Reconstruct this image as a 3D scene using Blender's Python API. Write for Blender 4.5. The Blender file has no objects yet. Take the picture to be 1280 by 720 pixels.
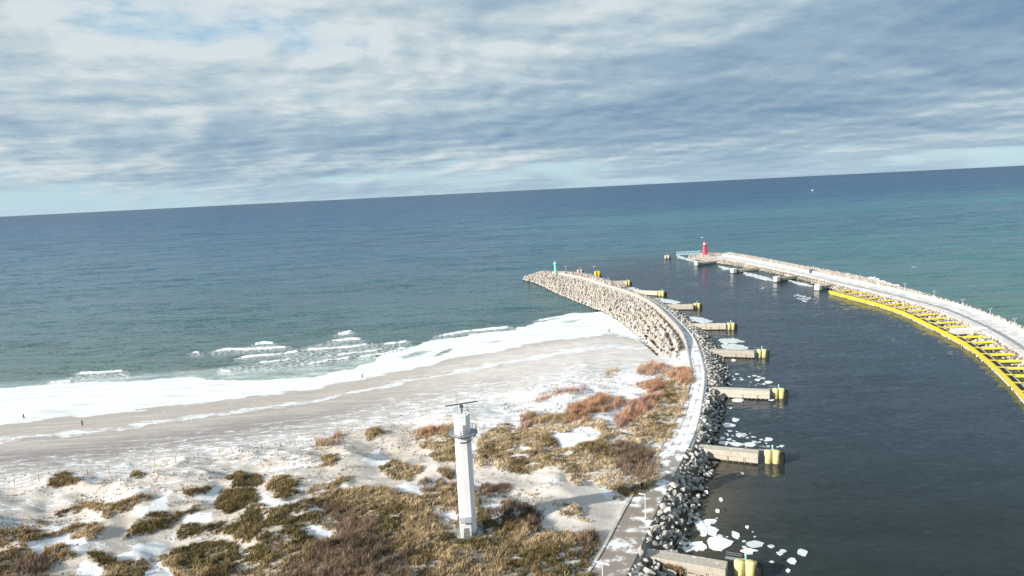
import bpy, bmesh, math, random
import numpy as np
from mathutils import Vector, Matrix
random.seed(7)
rng = np.random.default_rng(11)
C = bpy.context.scene.collection
S = bpy.context.scene
PI = math.pi
# ------------------------------------------------------------------ camera
F, H = 870.0, 72.0
ROLL = -math.atan(64 / 1280)
PITCH = math.atan((360 - 238) * math.cos(ROLL) / F)
def _rx(a):
    c, s = math.cos(a), math.sin(a); return np.array([[1, 0, 0], [0, c, -s], [0, s, c]])
def _rz(a):
    c, s = math.cos(a), math.sin(a); return np.array([[c, -s, 0], [s, c, 0], [0, 0, 1]])
RC = _rx(PI / 2 - PITCH) @ _rz(ROLL)
def P(u, v, z=0.0):
    d = RC @ np.array([(u - 640) / F, -(v - 360) / F, -1.0]); t = (z - H) / d[2]
    return np.array([0, 0, H]) + t * d
def project(X, Y, Z):
    q = np.stack([np.asarray(X, float), np.asarray(Y, float), np.asarray(Z, float) - H]).reshape(3, -1)
    q = RC.T @ q; w = np.where(-q[2] > .5, -q[2], np.nan)
    return (640 + F * q[0] / w).reshape(np.shape(X)), (360 - F * q[1] / w).reshape(np.shape(X))
cam = bpy.data.objects.new('camera', bpy.data.cameras.new('camera')); C.objects.link(cam)
M = Matrix([list(r) for r in RC]).to_4x4(); M.translation = (0, 0, H); cam.matrix_world = M
cam.data.sensor_width = 36; cam.data.lens = 36 * F / 1280
cam.data.clip_start = 1; cam.data.clip_end = 200000
S.camera = cam
S.view_settings.view_transform = 'Standard'; S.view_settings.look = 'None'
S.view_settings.gamma = 1; S.view_settings.use_curve_mapping = False
S.view_settings.exposure = 0.85
S.cycles.max_bounces = 5; S.cycles.diffuse_bounces = 2; S.cycles.glossy_bounces = 3
try:
    S.cycles.use_denoising = True; S.cycles.denoiser = 'OPENIMAGEDENOISE'; S.cycles.denoising_input_passes = 'RGB_ALBEDO_NORMAL'
except Exception: pass
# ------------------------------------------------------------------ numpy noise
def vnoise(x, y, seed=0):
    r = np.random.default_rng(seed).random((256, 256))
    xi = np.floor(x).astype(int); yi = np.floor(y).astype(int)
    fx = x - xi; fy = y - yi; fx = fx * fx * (3 - 2 * fx); fy = fy * fy * (3 - 2 * fy)
    a = r[xi % 256, yi % 256]; b = r[(xi + 1) % 256, yi % 256]
    c = r[xi % 256, (yi + 1) % 256]; d = r[(xi + 1) % 256, (yi + 1) % 256]
    return (a * (1 - fx) + b * fx) * (1 - fy) + (c * (1 - fx) + d * fx) * fy
def fbm(x, y, seed=0, octv=4):
    s = 0; a = .5; t = 0
    for k in range(octv):
        s = s + a * vnoise(x * 2 ** k + 17 * k, y * 2 ** k - 9 * k, seed + k); t += a; a *= .5
    return s / t
def sstep(a, b, x):
    t = np.clip((x - a) / (b - a), 0, 1); return t * t * (3 - 2 * t)
def seg_dist(X, Y, pts):
    """distance to a polyline, arc length of the nearest point, side sign (left +)"""
    best = np.full(np.shape(X), 1e18); arc = np.zeros(np.shape(X)); side = np.ones(np.shape(X)); L = 0
    for (ax, ay), (bx, by) in zip(pts[:-1], pts[1:]):
        dx, dy = bx - ax, by - ay; l2 = dx * dx + dy * dy; l = math.sqrt(l2)
        t = np.clip(((X - ax) * dx + (Y - ay) * dy) / l2, 0, 1)
        ex = X - ax - t * dx; ey = Y - ay - t * dy; d = ex * ex + ey * ey
        m = d < best; best = np.where(m, d, best); arc = np.where(m, L + t * l, arc)
        side = np.where(m, np.sign(dx * (Y - ay) - dy * (X - ax)), side); L += l
    return np.sqrt(best), arc, side
def inside(X, Y, poly):
    r = np.zeros(np.shape(X), bool); n = len(poly)
    for i in range(n):
        (ax, ay), (bx, by) = poly[i], poly[(i + 1) % n]
        if ay == by: continue
        r ^= ((ay > Y) != (by > Y)) & (X < (bx - ax) * (Y - ay) / (by - ay) + ax)
    return r
def soft_poly(U, V, poly, soft=2.0, out=None):
    """1 inside, 0 outside, soft edge; only evaluated near the polygon"""
    if out is None: out = np.zeros(np.shape(U))
    xs = [p[0] for p in poly]; ys = [p[1] for p in poly]
    m = (U > min(xs) - soft) & (U < max(xs) + soft) & (V > min(ys) - soft) & (V < max(ys) + soft)
    if not m.any(): return out
    u, v = U[m], V[m]
    d = seg_dist(u, v, list(poly) + [poly[0]])[0]; d = np.where(inside(u, v, poly), d, -d)
    out[m] = np.maximum(out[m], sstep(-soft, soft, d)); return out
# ------------------------------------------------------------------ mesh + object helpers
def fast_mesh(name, V, T, quad=False, attrs=None, colors=None, smooth=False):
    me = bpy.data.meshes.new(name); V = np.asarray(V, np.float32); T = np.asarray(T, np.int32)
    k = T.shape[1]; n = len(T)
    me.vertices.add(len(V)); me.vertices.foreach_set('co', V.ravel())
    me.loops.add(n * k); me.loops.foreach_set('vertex_index', T.ravel())
    me.polygons.add(n); me.polygons.foreach_set('loop_start', np.arange(0, n * k, k, dtype=np.int32))
    me.polygons.foreach_set('use_smooth', np.full(n, smooth))
    for a, d in (attrs or {}).items():
        at = me.attributes.new(a, 'FLOAT', 'POINT'); at.data.foreach_set('value', np.asarray(d, np.float32).ravel())
    for a, d in (colors or {}).items():
        at = me.attributes.new(a, 'FLOAT_COLOR', 'POINT'); d = np.asarray(d, np.float32)
        if d.shape[1] == 3: d = np.hstack([d, np.ones((len(d), 1), np.float32)])
        at.data.foreach_set('color', d.ravel())
    me.update(calc_edges=True); me.validate(); return me
def link(name, data, m=None, parent=None):
    if m is not None and data is not None:
        data.materials.clear(); data.materials.append(m)
    o = bpy.data.objects.new(name, data); C.objects.link(o)
    if parent is not None: o.parent = parent
    return o
def tag(o, label=None, cat=None, group=None, kind=None):
    if label: o['label'] = label
    if cat: o['category'] = cat
    if group: o['group'] = group
    if kind: o['kind'] = kind
    return o
def thing(name, label, cat, loc=(0, 0, 0), rz=0, group=None):
    o = link(name, None); o.location = loc; o.rotation_euler = (0, 0, rz); o.empty_display_size = .5
    return tag(o, label, cat, group)
def copy_tree(o, parent=None):
    c = o.copy(); C.objects.link(c)
    if parent is not None: c.parent = parent
    for ch in list(o.children): copy_tree(ch, c)
    return c
class MB:
    """collects primitives into one bmesh, then links them as ONE object"""
    def __init__(s): s.b = bmesh.new()
    def box(s, c, d, rz=0, bev=0, rot=None, taper=None):
        r = bmesh.ops.create_cube(s.b, size=1); vs = r['verts']
        for v in vs:
            if taper and v.co.z > 0: v.co.x *= taper; v.co.y *= taper
            v.co.x *= d[0]; v.co.y *= d[1]; v.co.z *= d[2]
        m = Matrix.Translation(c) @ (rot.to_4x4() if rot is not None else Matrix.Rotation(rz, 4, 'Z'))
        bmesh.ops.transform(s.b, matrix=m, verts=vs)
        if bev: bmesh.ops.bevel(s.b, geom=list({e for v in vs for e in v.link_edges}), offset=bev, segments=1, affect='EDGES')
        return s
    def tube(s, p, q, r, r2=None, n=8, cap=True):
        p, q = Vector(p), Vector(q); d = q - p
        R_ = bmesh.ops.create_cone(s.b, cap_ends=cap, segments=n, radius1=r, radius2=r if r2 is None else r2, depth=d.length)
        m = Matrix.Translation((p + q) / 2) @ d.to_track_quat('Z', 'Y').to_matrix().to_4x4()
        bmesh.ops.transform(s.b, matrix=m, verts=R_['verts']); return s
    def path(s, pts, r, n=6):
        for a, b in zip(pts[:-1], pts[1:]): s.tube(a, b, r, n=n)
        return s
    def ring(s, c, rad, r, n=24, a0=0, a1=2 * PI):
        pts = [(c[0] + rad * math.cos(a0 + (a1 - a0) * i / n), c[1] + rad * math.sin(a0 + (a1 - a0) * i / n), c[2]) for i in range(n + 1)]
        return s.path(pts, r, 5)
    def ball(s, c, r, sc=(1, 1, 1), sub=1):
        R_ = bmesh.ops.create_icosphere(s.b, subdivisions=sub, radius=r)
        for v in R_['verts']: v.co = Vector((v.co.x * sc[0] + c[0], v.co.y * sc[1] + c[1], v.co.z * sc[2] + c[2]))
        return s
    def prism(s, pts, z0, z1):
        """pts: 2-D outline; vertical extrusion"""
        a = [s.b.verts.new((x, y, z0)) for x, y in pts]; b = [s.b.verts.new((x, y, z1)) for x, y in pts]
        s.b.faces.new(a[::-1]); s.b.faces.new(b)
        for i in range(len(pts)):
            j = (i + 1) % len(pts); s.b.faces.new((a[i], a[j], b[j], b[i]))
        return s
    def lathe(s, prof, n=16, c=(0, 0, 0), rot=0):
        rings = []
        for r, z in prof:
            rings.append([s.b.verts.new((c[0] + r * math.cos(rot + 2 * PI * i / n), c[1] + r * math.sin(rot + 2 * PI * i / n), c[2] + z)) for i in range(n)])
        for a, b in zip(rings[:-1], rings[1:]):
            for i in range(n):
                j = (i + 1) % n; s.b.faces.new((a[i], a[j], b[j], b[i]))
        s.b.faces.new(rings[0][::-1]); s.b.faces.new(rings[-1]); return s
    def build(s, name, m, parent=None, smooth=False):
        bmesh.ops.recalc_face_normals(s.b, faces=s.b.faces)
        me = bpy.data.meshes.new(name); s.b.to_mesh(me); s.b.free()
        if smooth:
            for p in me.polygons: p.use_smooth = True
        return link(name, me, m, parent)
def loft(name, sections, m, parent=None, closed=True, attrs=None):
    """sections: list of equal-length lists of 3-D points; caps at both ends"""
    n = len(sections[0]); V = [p for s_ in sections for p in s_]; Fc = []
    for i in range(len(sections) - 1):
        for j in range(n if closed else n - 1):
            k = (j + 1) % n; Fc.append((i * n + j, i * n + k, (i + 1) * n + k, (i + 1) * n + j))
    me = bpy.data.meshes.new(name)
    if closed: Fc += [tuple(range(n))[::-1], tuple((len(sections) - 1) * n + j for j in range(n))]
    me.from_pydata([tuple(map(float, p)) for p in V], [], Fc)
    b = bmesh.new(); b.from_mesh(me); bmesh.ops.recalc_face_normals(b, faces=b.faces); b.to_mesh(me); b.free()
    return link(name, me, m, parent)
# ------------------------------------------------------------------ node helpers
class NT:
    def __init__(s, tree): s.t = tree; s.n = tree.nodes; s.l = tree.links
    def node(s, t, **k):
        x = s.n.new(t)
        for a, b in k.items(): setattr(x, a, b)
        return x
    def put(s, sock, v):
        if isinstance(v, bpy.types.NodeSocket): s.l.new(v, sock)
        elif v is not None:
            if hasattr(sock.default_value, '__len__') and not hasattr(v, '__len__'): v = (v,) * len(sock.default_value)
            if sock.type == 'RGBA' and len(v) == 3: v = tuple(v) + (1,)
            sock.default_value = v
    def math(s, op, a, b=None, c=None, clamp=False):
        x = s.node('ShaderNodeMath', operation=op, use_clamp=clamp)
        for i, v in enumerate((a, b, c)): s.put(x.inputs[i], v) if v is not None else None
        return x.outputs[0]
    def vec(s, op, a, b=None, scale=None):
        x = s.node('ShaderNodeVectorMath', operation=op); s.put(x.inputs[0], a)
        if b is not None: s.put(x.inputs[1], b)
        if scale is not None: s.put(x.inputs['Scale'], scale)
        return x.outputs['Value'] if op in ('LENGTH', 'DOT_PRODUCT') else x.outputs[0]
    def mix(s, f, a, b, bt='MIX'):
        x = s.node('ShaderNodeMix', data_type='RGBA', blend_type=bt)
        s.put(x.inputs[0], f); s.put(x.inputs[6], a); s.put(x.inputs[7], b); return x.outputs[2]
    def noise(s, vec, scale, detail=4, rough=.55, out='Fac', dist=0, dim='3D'):
        x = s.node('ShaderNodeTexNoise', noise_dimensions=dim); s.put(x.inputs['Vector'], vec); s.put(x.inputs['Scale'], scale)
        s.put(x.inputs['Detail'], detail); s.put(x.inputs['Roughness'], rough); s.put(x.inputs['Distortion'], dist)
        return x.outputs[out] if out != 'Color' else x.outputs['Color']
    def voro(s, vec, scale, feature='F1', out='Distance'):
        x = s.node('ShaderNodeTexVoronoi', feature=feature); s.put(x.inputs['Vector'], vec); s.put(x.inputs['Scale'], scale); return x.outputs[out]
    def ramp(s, f, stops, interp='LINEAR'):
        x = s.node('ShaderNodeValToRGB'); e = x.color_ramp; e.interpolation = interp
        while len(e.elements) < len(stops): e.elements.new(.5)
        for el, (p, c) in zip(e.elements, stops):
            el.position = p; el.color = (c, c, c, 1) if not hasattr(c, '__len__') else tuple(c) + (1,)
        s.put(x.inputs[0], f); return x.outputs[0]
    def mapr(s, f, a, b, c=0., d=1., clamp=True, smooth=False):
        x = s.node('ShaderNodeMapRange', clamp=clamp, interpolation_type='SMOOTHSTEP' if smooth else 'LINEAR')
        for i, v in enumerate((f, a, b, c, d)): s.put(x.inputs[i], v)
        return x.outputs[0]
    def attr(s, name, out='Fac'): return s.node('ShaderNodeAttribute', attribute_name=name).outputs[out]
    def mapping(s, vec, sc=(1, 1, 1), rot=(0, 0, 0), loc=(0, 0, 0)):
        x = s.node('ShaderNodeMapping'); s.put(x.inputs[0], vec); s.put(x.inputs[1], loc); s.put(x.inputs[2], rot); s.put(x.inputs[3], sc); return x.outputs[0]
    def pos(s): return s.node('ShaderNodeNewGeometry').outputs['Position']
    def bump(s, h, dist=.05, strength=1., normal=None):
        x = s.node('ShaderNodeBump'); s.put(x.inputs['Height'], h); s.put(x.inputs['Distance'], dist); s.put(x.inputs['Strength'], strength)
        if normal is not None: s.put(x.inputs['Normal'], normal)
        return x.outputs[0]
def material(name, fn):
    m = bpy.data.materials.new(name); m.use_nodes = True; t = NT(m.node_tree); t.n.clear()
    o = t.node('ShaderNodeOutputMaterial'); b = t.node('ShaderNodeBsdfPrincipled'); t.l.new(b.outputs[0], o.inputs[0])
    b.inputs['Roughness'].default_value = .85; b.inputs['Specular IOR Level'].default_value = .3
    fn(t, b); m.node_tree.nodes.update(); return m
def simple(name, col, rough=.8, var=.25, scale=1.5, metal=0, dirt=None):
    def fn(t, b):
        p = t.pos(); n = t.noise(p, scale, 5, .6)
        c = t.mix(n, tuple(x * (1 - var) for x in col), tuple(min(1, x * (1 + var)) for x in col))
        if dirt: c = t.mix(t.mapr(t.noise(p, scale * .6, 4, .7), .5, .7), c, dirt)
        t.put(b.inputs['Base Color'], c); b.inputs['Roughness'].default_value = rough; b.inputs['Metallic'].default_value = metal
    return material(name, fn)
# ------------------------------------------------------------------ light: low winter sun from the left, slightly behind
SUN_TO = Vector((-.8905, -.455, math.tan(math.radians(22.5)))).normalized()
sun = bpy.data.objects.new('sun', bpy.data.lights.new('sun', 'SUN')); C.objects.link(sun)
sun.rotation_euler = SUN_TO.to_track_quat('Z', 'Y').to_euler(); sun.data.energy = 4.6; sun.data.angle = math.radians(.53)
sun.data.color = (1, .93, .83)
W = bpy.data.worlds.new('World'); S.world = W; W.use_nodes = True
t = NT(W.node_tree); t.n.clear()
wo = t.node('ShaderNodeOutputWorld'); bg = t.node('ShaderNodeBackground'); t.l.new(bg.outputs[0], wo.inputs[0])
sky = t.node('ShaderNodeTexSky', sky_type='NISHITA'); sky.sun_disc = False
sky.sun_elevation = math.radians(22.5); sky.sun_rotation = math.atan2(SUN_TO.x, SUN_TO.y); sky.altitude = 50
sky.air_density = 1.0; sky.dust_density = .6; sky.ozone_density = 2.0
STR = .1; bg.inputs[1].default_value = STR
d = t.vec('NORMALIZE', t.node('ShaderNodeTexCoord').outputs['Generated'])
sp = t.node('ShaderNodeSeparateXYZ'); t.l.new(d, sp.inputs[0])
EXPO = .85
z = t.math('MAXIMUM', sp.outputs[2], 0.0); zz = t.math('ADD', z, .13)
cb = t.node('ShaderNodeCombineXYZ'); t.put(cb.inputs[0], t.math('DIVIDE', sp.outputs[0], zz)); t.put(cb.inputs[1], t.math('DIVIDE', sp.outputs[1], zz))
pr = t.mapping(cb.outputs[0], rot=(0, 0, math.radians(-14)), loc=(5.9, 3.1, 0))
warp = t.vec('SCALE', t.vec('SUBTRACT', t.noise(pr, 1.1, 4, .5, 'Color'), (.5, .5, .5)), scale=.30)
pw = t.vec('ADD', pr, warp)
big = t.noise(t.mapping(pw, sc=(.7, 1, 1)), .6, 2, .45); mid = t.noise(pw, 1.25, 4, .45); fine = t.noise(t.vec('ADD', pw, (9, 4, 0)), 4.4, 9, .64)
dens = t.math('ADD', t.math('MULTIPLY', big, .55), t.math('ADD', t.math('MULTIPLY', mid, .38), t.math('MULTIPLY', fine, .17)))
low = t.mapr(z, .015, .075, 0, 1, smooth=True)
westg = t.mapr(sp.outputs[0], .1, -.6, 0, -.05)
alpha = t.mapr(t.math('ADD', t.math('ADD', dens, westg), t.mapr(low, 0, 1, .04, .178)), .485, .585, 0, 1, smooth=True)
# sunward side of each puff is brighter: same field sampled a little towards the sun
off = t.vec('ADD', pw, (-.09, -.09, 0))
mid2 = t.noise(off, 1.25, 4, .45); fine2 = t.noise(t.vec('ADD', off, (9, 4, 0)), 4.4, 9, .64)
rel = t.math('ADD', t.math('MULTIPLY', t.math('SUBTRACT', mid, mid2), 1.7), t.math('MULTIPLY', t.math('SUBTRACT', fine, fine2), .6))
side = t.mapr(sp.outputs[0], .55, -.6, -.13, .12)
bandz = t.math('MULTIPLY', t.mapr(z, .05, .10, 0, 1, smooth=True), t.mapr(z, .11, .2, 1, 0, smooth=True))
bandd = t.math('MULTIPLY', bandz, t.mapr(sp.outputs[0], -.1, .45, 0, -.10))
lit = t.math('ADD', t.math('ADD', t.math('MULTIPLY', t.math('SUBTRACT', .5, big), 1.25), t.math('MULTIPLY', t.math('SUBTRACT', .5, mid), .65)), t.math('ADD', t.math('MULTIPLY', rel, 1.15), t.math('ADD', side, bandd)))
lit = t.math('ADD', lit, .64)
ccol = t.ramp(lit, [(.08, (.20, .325, .47)), (.34, (.285, .405, .53)), (.58, (.37, .495, .60)), (.82, (.54, .645, .70)), (1, (.68, .755, .79))])
cc = t.vec('SCALE', ccol, scale=1 / STR / 2 ** EXPO)
lp = t.mix(t.mapr(z, 0, .3), (.45, .70, .82), (.16, .42, .68))
nis = t.mix(.2, t.vec('SCALE', lp, scale=1 / STR / 2 ** EXPO), sky.outputs[0])
final = t.mix(alpha, nis, cc)
haz = t.mapr(z, 0, .05, .5, 0, smooth=True)
final = t.mix(haz, final, tuple(x / STR / 2 ** EXPO for x in (.52, .68, .78)))
t.put(bg.inputs[0], final)
# ------------------------------------------------------------------ plan of the place (key points read as ground positions)
SHORE_PX = [(-60, 528), (0, 525), (100, 517), (150, 512), (200, 506), (300, 493), (395, 482), (450, 471), (520, 456), (570, 444), (640, 431), (700, 421), (760, 414), (800, 424)]
SHORE = [(-3500, 150), (-900, 200), (-400, 232)] + [tuple(P(*q, 0)[:2]) for q in SHORE_PX]
BANK_PX = [(845, 442), (900, 440), (912, 470), (905, 510), (898, 545), (893, 580), (885, 605), (872, 640), (860, 665), (850, 700), (843, 730)]
BANK = [tuple(P(*q, 0)[:2]) for q in BANK_PX] + [(20, 60), (0, -100), (-60, -3500)]
LAND = SHORE + [tuple(P(822, 450, 0)[:2])] + BANK + [(-3500, -3500)]
def smooth_line(pts, step, it=3):
    p = np.array(pts, float)
    L = np.r_[0, np.cumsum(np.hypot(*np.diff(p, axis=0).T))]; n = int(L[-1] / step) + 1
    s_ = np.linspace(0, L[-1], n); q = np.stack([np.interp(s_, L, p[:, k]) for k in range(p.shape[1])], 1)
    w = max(1, int(9 / step))
    for _ in range(it):
        pad = np.vstack([2 * q[0] - q[1:w + 1][::-1], q, 2 * q[-1] - q[-w - 1:-1][::-1]])
        cs = np.cumsum(np.vstack([np.zeros(q.shape[1]), pad]), 0); q = (cs[2 * w + 1:] - cs[:-2 * w - 1]) / (2 * w + 1)
    return q
WZ = 4.0
WC_PX = [(765, 715), (782, 683), (790, 660), (800, 636), (816, 613), (832, 582), (843, 560), (858, 530), (867, 500), (874, 470), (870, 450), (863, 425), (852, 410), (840, 398), (826, 385), (810, 375), (790, 367), (764, 359), (733, 349), (706, 344), (694, 342)]
WC = smooth_line([(-12, 60), (2, 92)] + [tuple(P(*q, WZ)[:2]) for q in WC_PX], 2.0)
EZ = 3.5
EC_PX = [(884, 319), (905, 322), (945, 330), (1000, 342), (1050, 353), (1100, 364), (1160, 379.5), (1185, 386.5), (1203, 394.5), (1222, 402.5), (1240, 411.5), (1260, 422), (1280, 435), (1330, 470)]
EC = smooth_line([tuple(P(*q, EZ)[:2]) for q in EC_PX] + [(170, 120), (140, 20)], 2.0)
def frames(c):
    tg = np.gradient(c, axis=0); tg /= np.hypot(tg[:, 0], tg[:, 1])[:, None]
    return tg, np.stack([-tg[:, 1], tg[:, 0]], 1)          # tangent, left normal
WT, WN = frames(WC); ET, EN = frames(EC)
WTOE = [tuple(P(*q, 0)[:2]) for q in [(845, 462), (828, 452), (812, 436), (800, 424), (780, 407), (762, 395), (740, 386), (720, 378), (700, 370), (680, 360), (666, 354), (659, 350)]]
WBANK = [tuple(P(*q, 0)[:2]) for q in [(845, 730), (850, 700), (860, 665), (872, 640), (885, 605), (893, 580), (898, 545), (905, 510), (912, 470), (900, 440), (885, 418), (866, 402), (845, 388), (815, 373), (785, 361), (758, 352), (735, 343), (712, 337), (695, 335)]]
ESEA = [tuple(P(*q, 0)[:2]) for q in [(884, 313), (905, 315), (945, 323), (1000, 334), (1050, 343), (1095, 352), (1120, 360), (1165, 373), (1203, 386), (1240, 400), (1262, 408), (1290, 418), (1360, 450)]] + [(205, 130), (175, 20)]
EINN = [tuple(P(*q, 0)[:2]) for q in [(862, 322), (875, 326), (900, 330), (925, 334), (955, 340), (985, 347), (1010, 353), (1035, 361), (1080, 374), (1120, 385), (1160, 400), (1190, 413), (1215, 427), (1240, 441), (1262, 455), (1290, 476)]] + [(150, 150), (120, 40)]
# ------------------------------------------------------------------ terrain height field
gx = np.r_[-3500, -2500, -1500, -1000, -700, -500, -400, -320, -270, np.arange(-240, 84, .6), np.linspace(85, 140, 12)]
gy = np.r_[-3500, -2000, -1000, -500, -200, -80, 0, 40, 70, np.arange(84, 372, .6)]
GX, GY = np.meshgrid(gx, gy, indexing='ij')
inL = inside(GX, GY, LAND)
dS, _, _ = seg_dist(GX, GY, SHORE); dB, _, _ = seg_dist(GX, GY, BANK); dC, _, _ = seg_dist(GX, GY, [tuple(p) for p in WC[::4]])
dS = np.where(inL, dS, -dS); dBs = np.where(inL, dB, -dB)
h = np.interp(dS, [-40, -6, 0, 25, 55, 75, 110, 400], [-3, -.6, 0, 1.3, 2.4, 3.4, 4.2, 5])
dune = sstep(58, 98, dS) * sstep(5, 22, dC) * sstep(-200, 60, GY)
ridge = 1 - np.abs(2 * fbm(GX / 34 + 3, GY / 22 + 5, 21, 4) - 1)
dn = fbm(GX / 17, GY / 12, 5, 4)
h = h + dune * ((ridge - .62) * 5.2 + (dn - .5) * 3.0 + .5)
h += (fbm(GX / 5, GY / 3.2, 9, 3) - .5) * (.08 + .16 * dune)
hE = -1.6 + np.maximum(dBs, -8) * .5
h = np.minimum(h, hE)
flat = 1 - sstep(3.5, 10, dC)
h = h * (1 - flat) + (WZ - .35) * flat * (hE > 1.2) + np.minimum(h, 1.2) * flat * (hE <= 1.2)
h = np.where(inL, h, np.minimum(h, -.35 - np.minimum(3, np.minimum(np.abs(dS), dB) * .2)))
# tower pad
TB = P(586, 668, 5.0)
rt = np.hypot(GX - TB[0], GY - TB[1]); k = 1 - sstep(3.5, 9, rt); h = h * (1 - k) + 5.0 * k
HZ = h
def ground(x, y):
    i = np.interp(x, gx, np.arange(len(gx))); j = np.interp(y, gy, np.arange(len(gy)))
    i0 = np.clip(np.floor(i).astype(int), 0, len(gx) - 2); j0 = np.clip(np.floor(j).astype(int), 0, len(gy) - 2); a = i - i0; b = j - j0
    return (HZ[i0, j0] * (1 - a) + HZ[i0 + 1, j0] * a) * (1 - b) + (HZ[i0, j0 + 1] * (1 - a) + HZ[i0 + 1, j0 + 1] * a) * b
def G(u, v):
    """point of the terrain seen at a photo position"""
    o = np.array([0, 0, H]); dd = RC @ np.array([(u - 640) / F, -(v - 360) / F, -1.0]); tt = (14 - H) / dd[2]
    for _ in range(400):
        p = o + tt * dd
        if p[2] <= float(ground(p[0], p[1])): break
        tt += .35
    return p
U, V = project(GX, GY, HZ)
U = np.nan_to_num(U, nan=-9999.); V = np.nan_to_num(V, nan=-9999.)
wp = np.clip(1.0 * (V - 400) / 110, .5, 2.4)
Uw = U + (fbm(GX / 4, GY / 4, 31, 3) - .5) * 9 * wp; Vw = V + (fbm(GX / 4, GY / 4, 41, 3) - .5) * 7 * wp
OLIVE = [
 [(62, 600), (85, 596), (100, 601), (82, 605), (65, 609)],
 [(70, 643), (105, 631), (140, 630), (175, 620), (186, 621), (160, 630), (155, 645), (140, 652), (124, 642), (134, 634), (105, 635), (75, 648)],
 [(0, 667), (27, 666), (62, 667), (95, 661), (130, 660), (140, 666), (105, 672), (62, 674), (25, 683), (-40, 693), (-40, 668)],
 [(17, 688), (37, 686), (49, 700), (37, 712), (20, 725), (-40, 725), (-40, 705)],
 [(62, 684), (80, 682), (100, 693), (85, 697), (75, 703), (65, 710), (60, 725), (50, 725), (60, 700)],
 [(162, 652), (180, 646), (212, 646), (247, 635), (250, 639), (225, 650), (212, 660), (187, 668), (160, 677), (155, 677)],
 [(232, 617), (245, 611), (265, 611), (250, 615), (240, 621)],
 [(279, 600), (297, 591), (320, 597), (326, 609), (315, 612), (295, 610)],
 [(270, 625), (287, 616), (318, 617), (315, 628), (282, 640), (270, 635)],
 [(110, 696), (140, 700), (145, 708), (130, 710), (112, 702)],
 [(127, 712), (180, 696), (187, 710), (175, 725), (130, 725)],
 [(200, 695), (250, 680), (300, 682), (320, 690), (320, 725), (220, 725), (200, 700)],
 [(222, 660), (250, 655), (287, 655), (300, 642), (320, 628), (345, 634), (345, 640), (330, 645), (320, 680), (300, 677), (275, 667), (225, 671)],
 [(333, 608), (349, 598), (375, 599), (373, 604), (360, 611), (378, 613), (353, 624), (340, 622), (344, 613)],
 [(320, 632), (345, 634), (375, 630), (405, 622), (385, 613), (410, 604), (422, 598), (440, 597), (424, 605), (420, 614), (440, 618), (458, 609), (475, 611), (498, 618), (520, 620), (542, 620), (547, 604), (573, 603), (600, 625), (600, 640), (700, 668), (742, 672), (755, 684), (742, 702), (760, 960), (-200, 960), (-200, 735), (300, 722), (300, 660)],
 [(420, 600), (440, 598), (443, 601), (425, 605)],
]
TAN = [
 [(164, 596), (170, 591), (177, 594), (174, 598)], [(48, 653), (55, 650), (61, 654), (52, 658)],
 [(540, 570), (560, 566), (575, 566), (575, 577), (545, 578)], [(475, 585), (491, 580), (531, 584), (529, 590), (504, 599), (484, 593)],
 [(404, 573), (422, 571), (416, 582), (402, 580)], [(457, 540), (477, 536), (475, 545), (460, 550)],
 [(507, 550), (527, 535), (572, 532), (572, 563), (545, 565), (520, 556)], [(545, 592), (556, 588), (567, 592), (562, 600), (548, 600)],
 [(600, 545), (629, 533), (660, 538), (700, 530), (750, 525), (775, 540), (800, 520), (822, 500), (822, 471), (844, 461), (866, 462), (864, 484), (855, 513), (844, 540), (830, 567), (824, 590), (815, 605), (800, 624), (785, 625), (760, 612), (740, 605), (733, 602), (715, 606), (704, 589), (688, 584), (672, 597), (655, 590), (644, 590), (625, 590), (622, 578), (598, 585), (595, 570)],
 [(640, 607), (672, 615), (700, 626), (735, 640), (760, 650), (752, 656), (725, 650), (700, 640), (680, 625), (650, 613)],
 [(420, 612), (450, 610), (475, 612), (500, 620), (470, 632), (430, 634), (400, 628)],
]
BROWN = [
 [(524, 603), (533, 599), (540, 603), (532, 607)], [(528, 614), (536, 611), (541, 614), (533, 617)], [(542, 610), (548, 605), (555, 608), (548, 615)],
 [(430, 650), (470, 645), (490, 690), (440, 730), (350, 730), (360, 700), (400, 690)],
 [(772, 553), (822, 573), (818, 590), (800, 606), (782, 600), (765, 575)], [(640, 628), (660, 632), (680, 650), (660, 662), (610, 660), (603, 640)],
 [(395, 628), (450, 640), (430, 655), (400, 650)], [(60, 700), (0, 712), (0, 730), (60, 730)], [(600, 610), (622, 606), (640, 612), (622, 620), (604, 622)],
 [(460, 690), (520, 700), (520, 730), (440, 730)], [(730, 660), (752, 670), (748, 690), (730, 700), (720, 680)]]
RED = [[(649, 518), (671, 520), (671, 531), (651, 538)], [(796, 462), (815, 453), (840, 460), (822, 467), (800, 471)], [(397, 552), (427, 544), (427, 550), (387, 565)],
 [(755, 471), (760, 466), (771, 464), (764, 471)], [(667, 498), (700, 490), (729, 484), (730, 488), (700, 495), (670, 503)], [(672, 524), (712, 520), (712, 530), (690, 533), (672, 531)]]
ORANGE = [[(711, 509), (751, 493), (784, 504), (769, 509), (742, 518), (724, 531), (709, 529)], [(769, 524), (789, 504), (811, 496), (829, 496), (807, 516), (784, 529), (773, 535)],
 [(798, 480), (822, 476), (831, 484), (811, 491)], [(524, 540), (550, 533), (556, 540), (535, 550), (520, 552)], [(835, 470), (850, 463), (864, 466), (864, 482), (850, 480)]]
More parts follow.
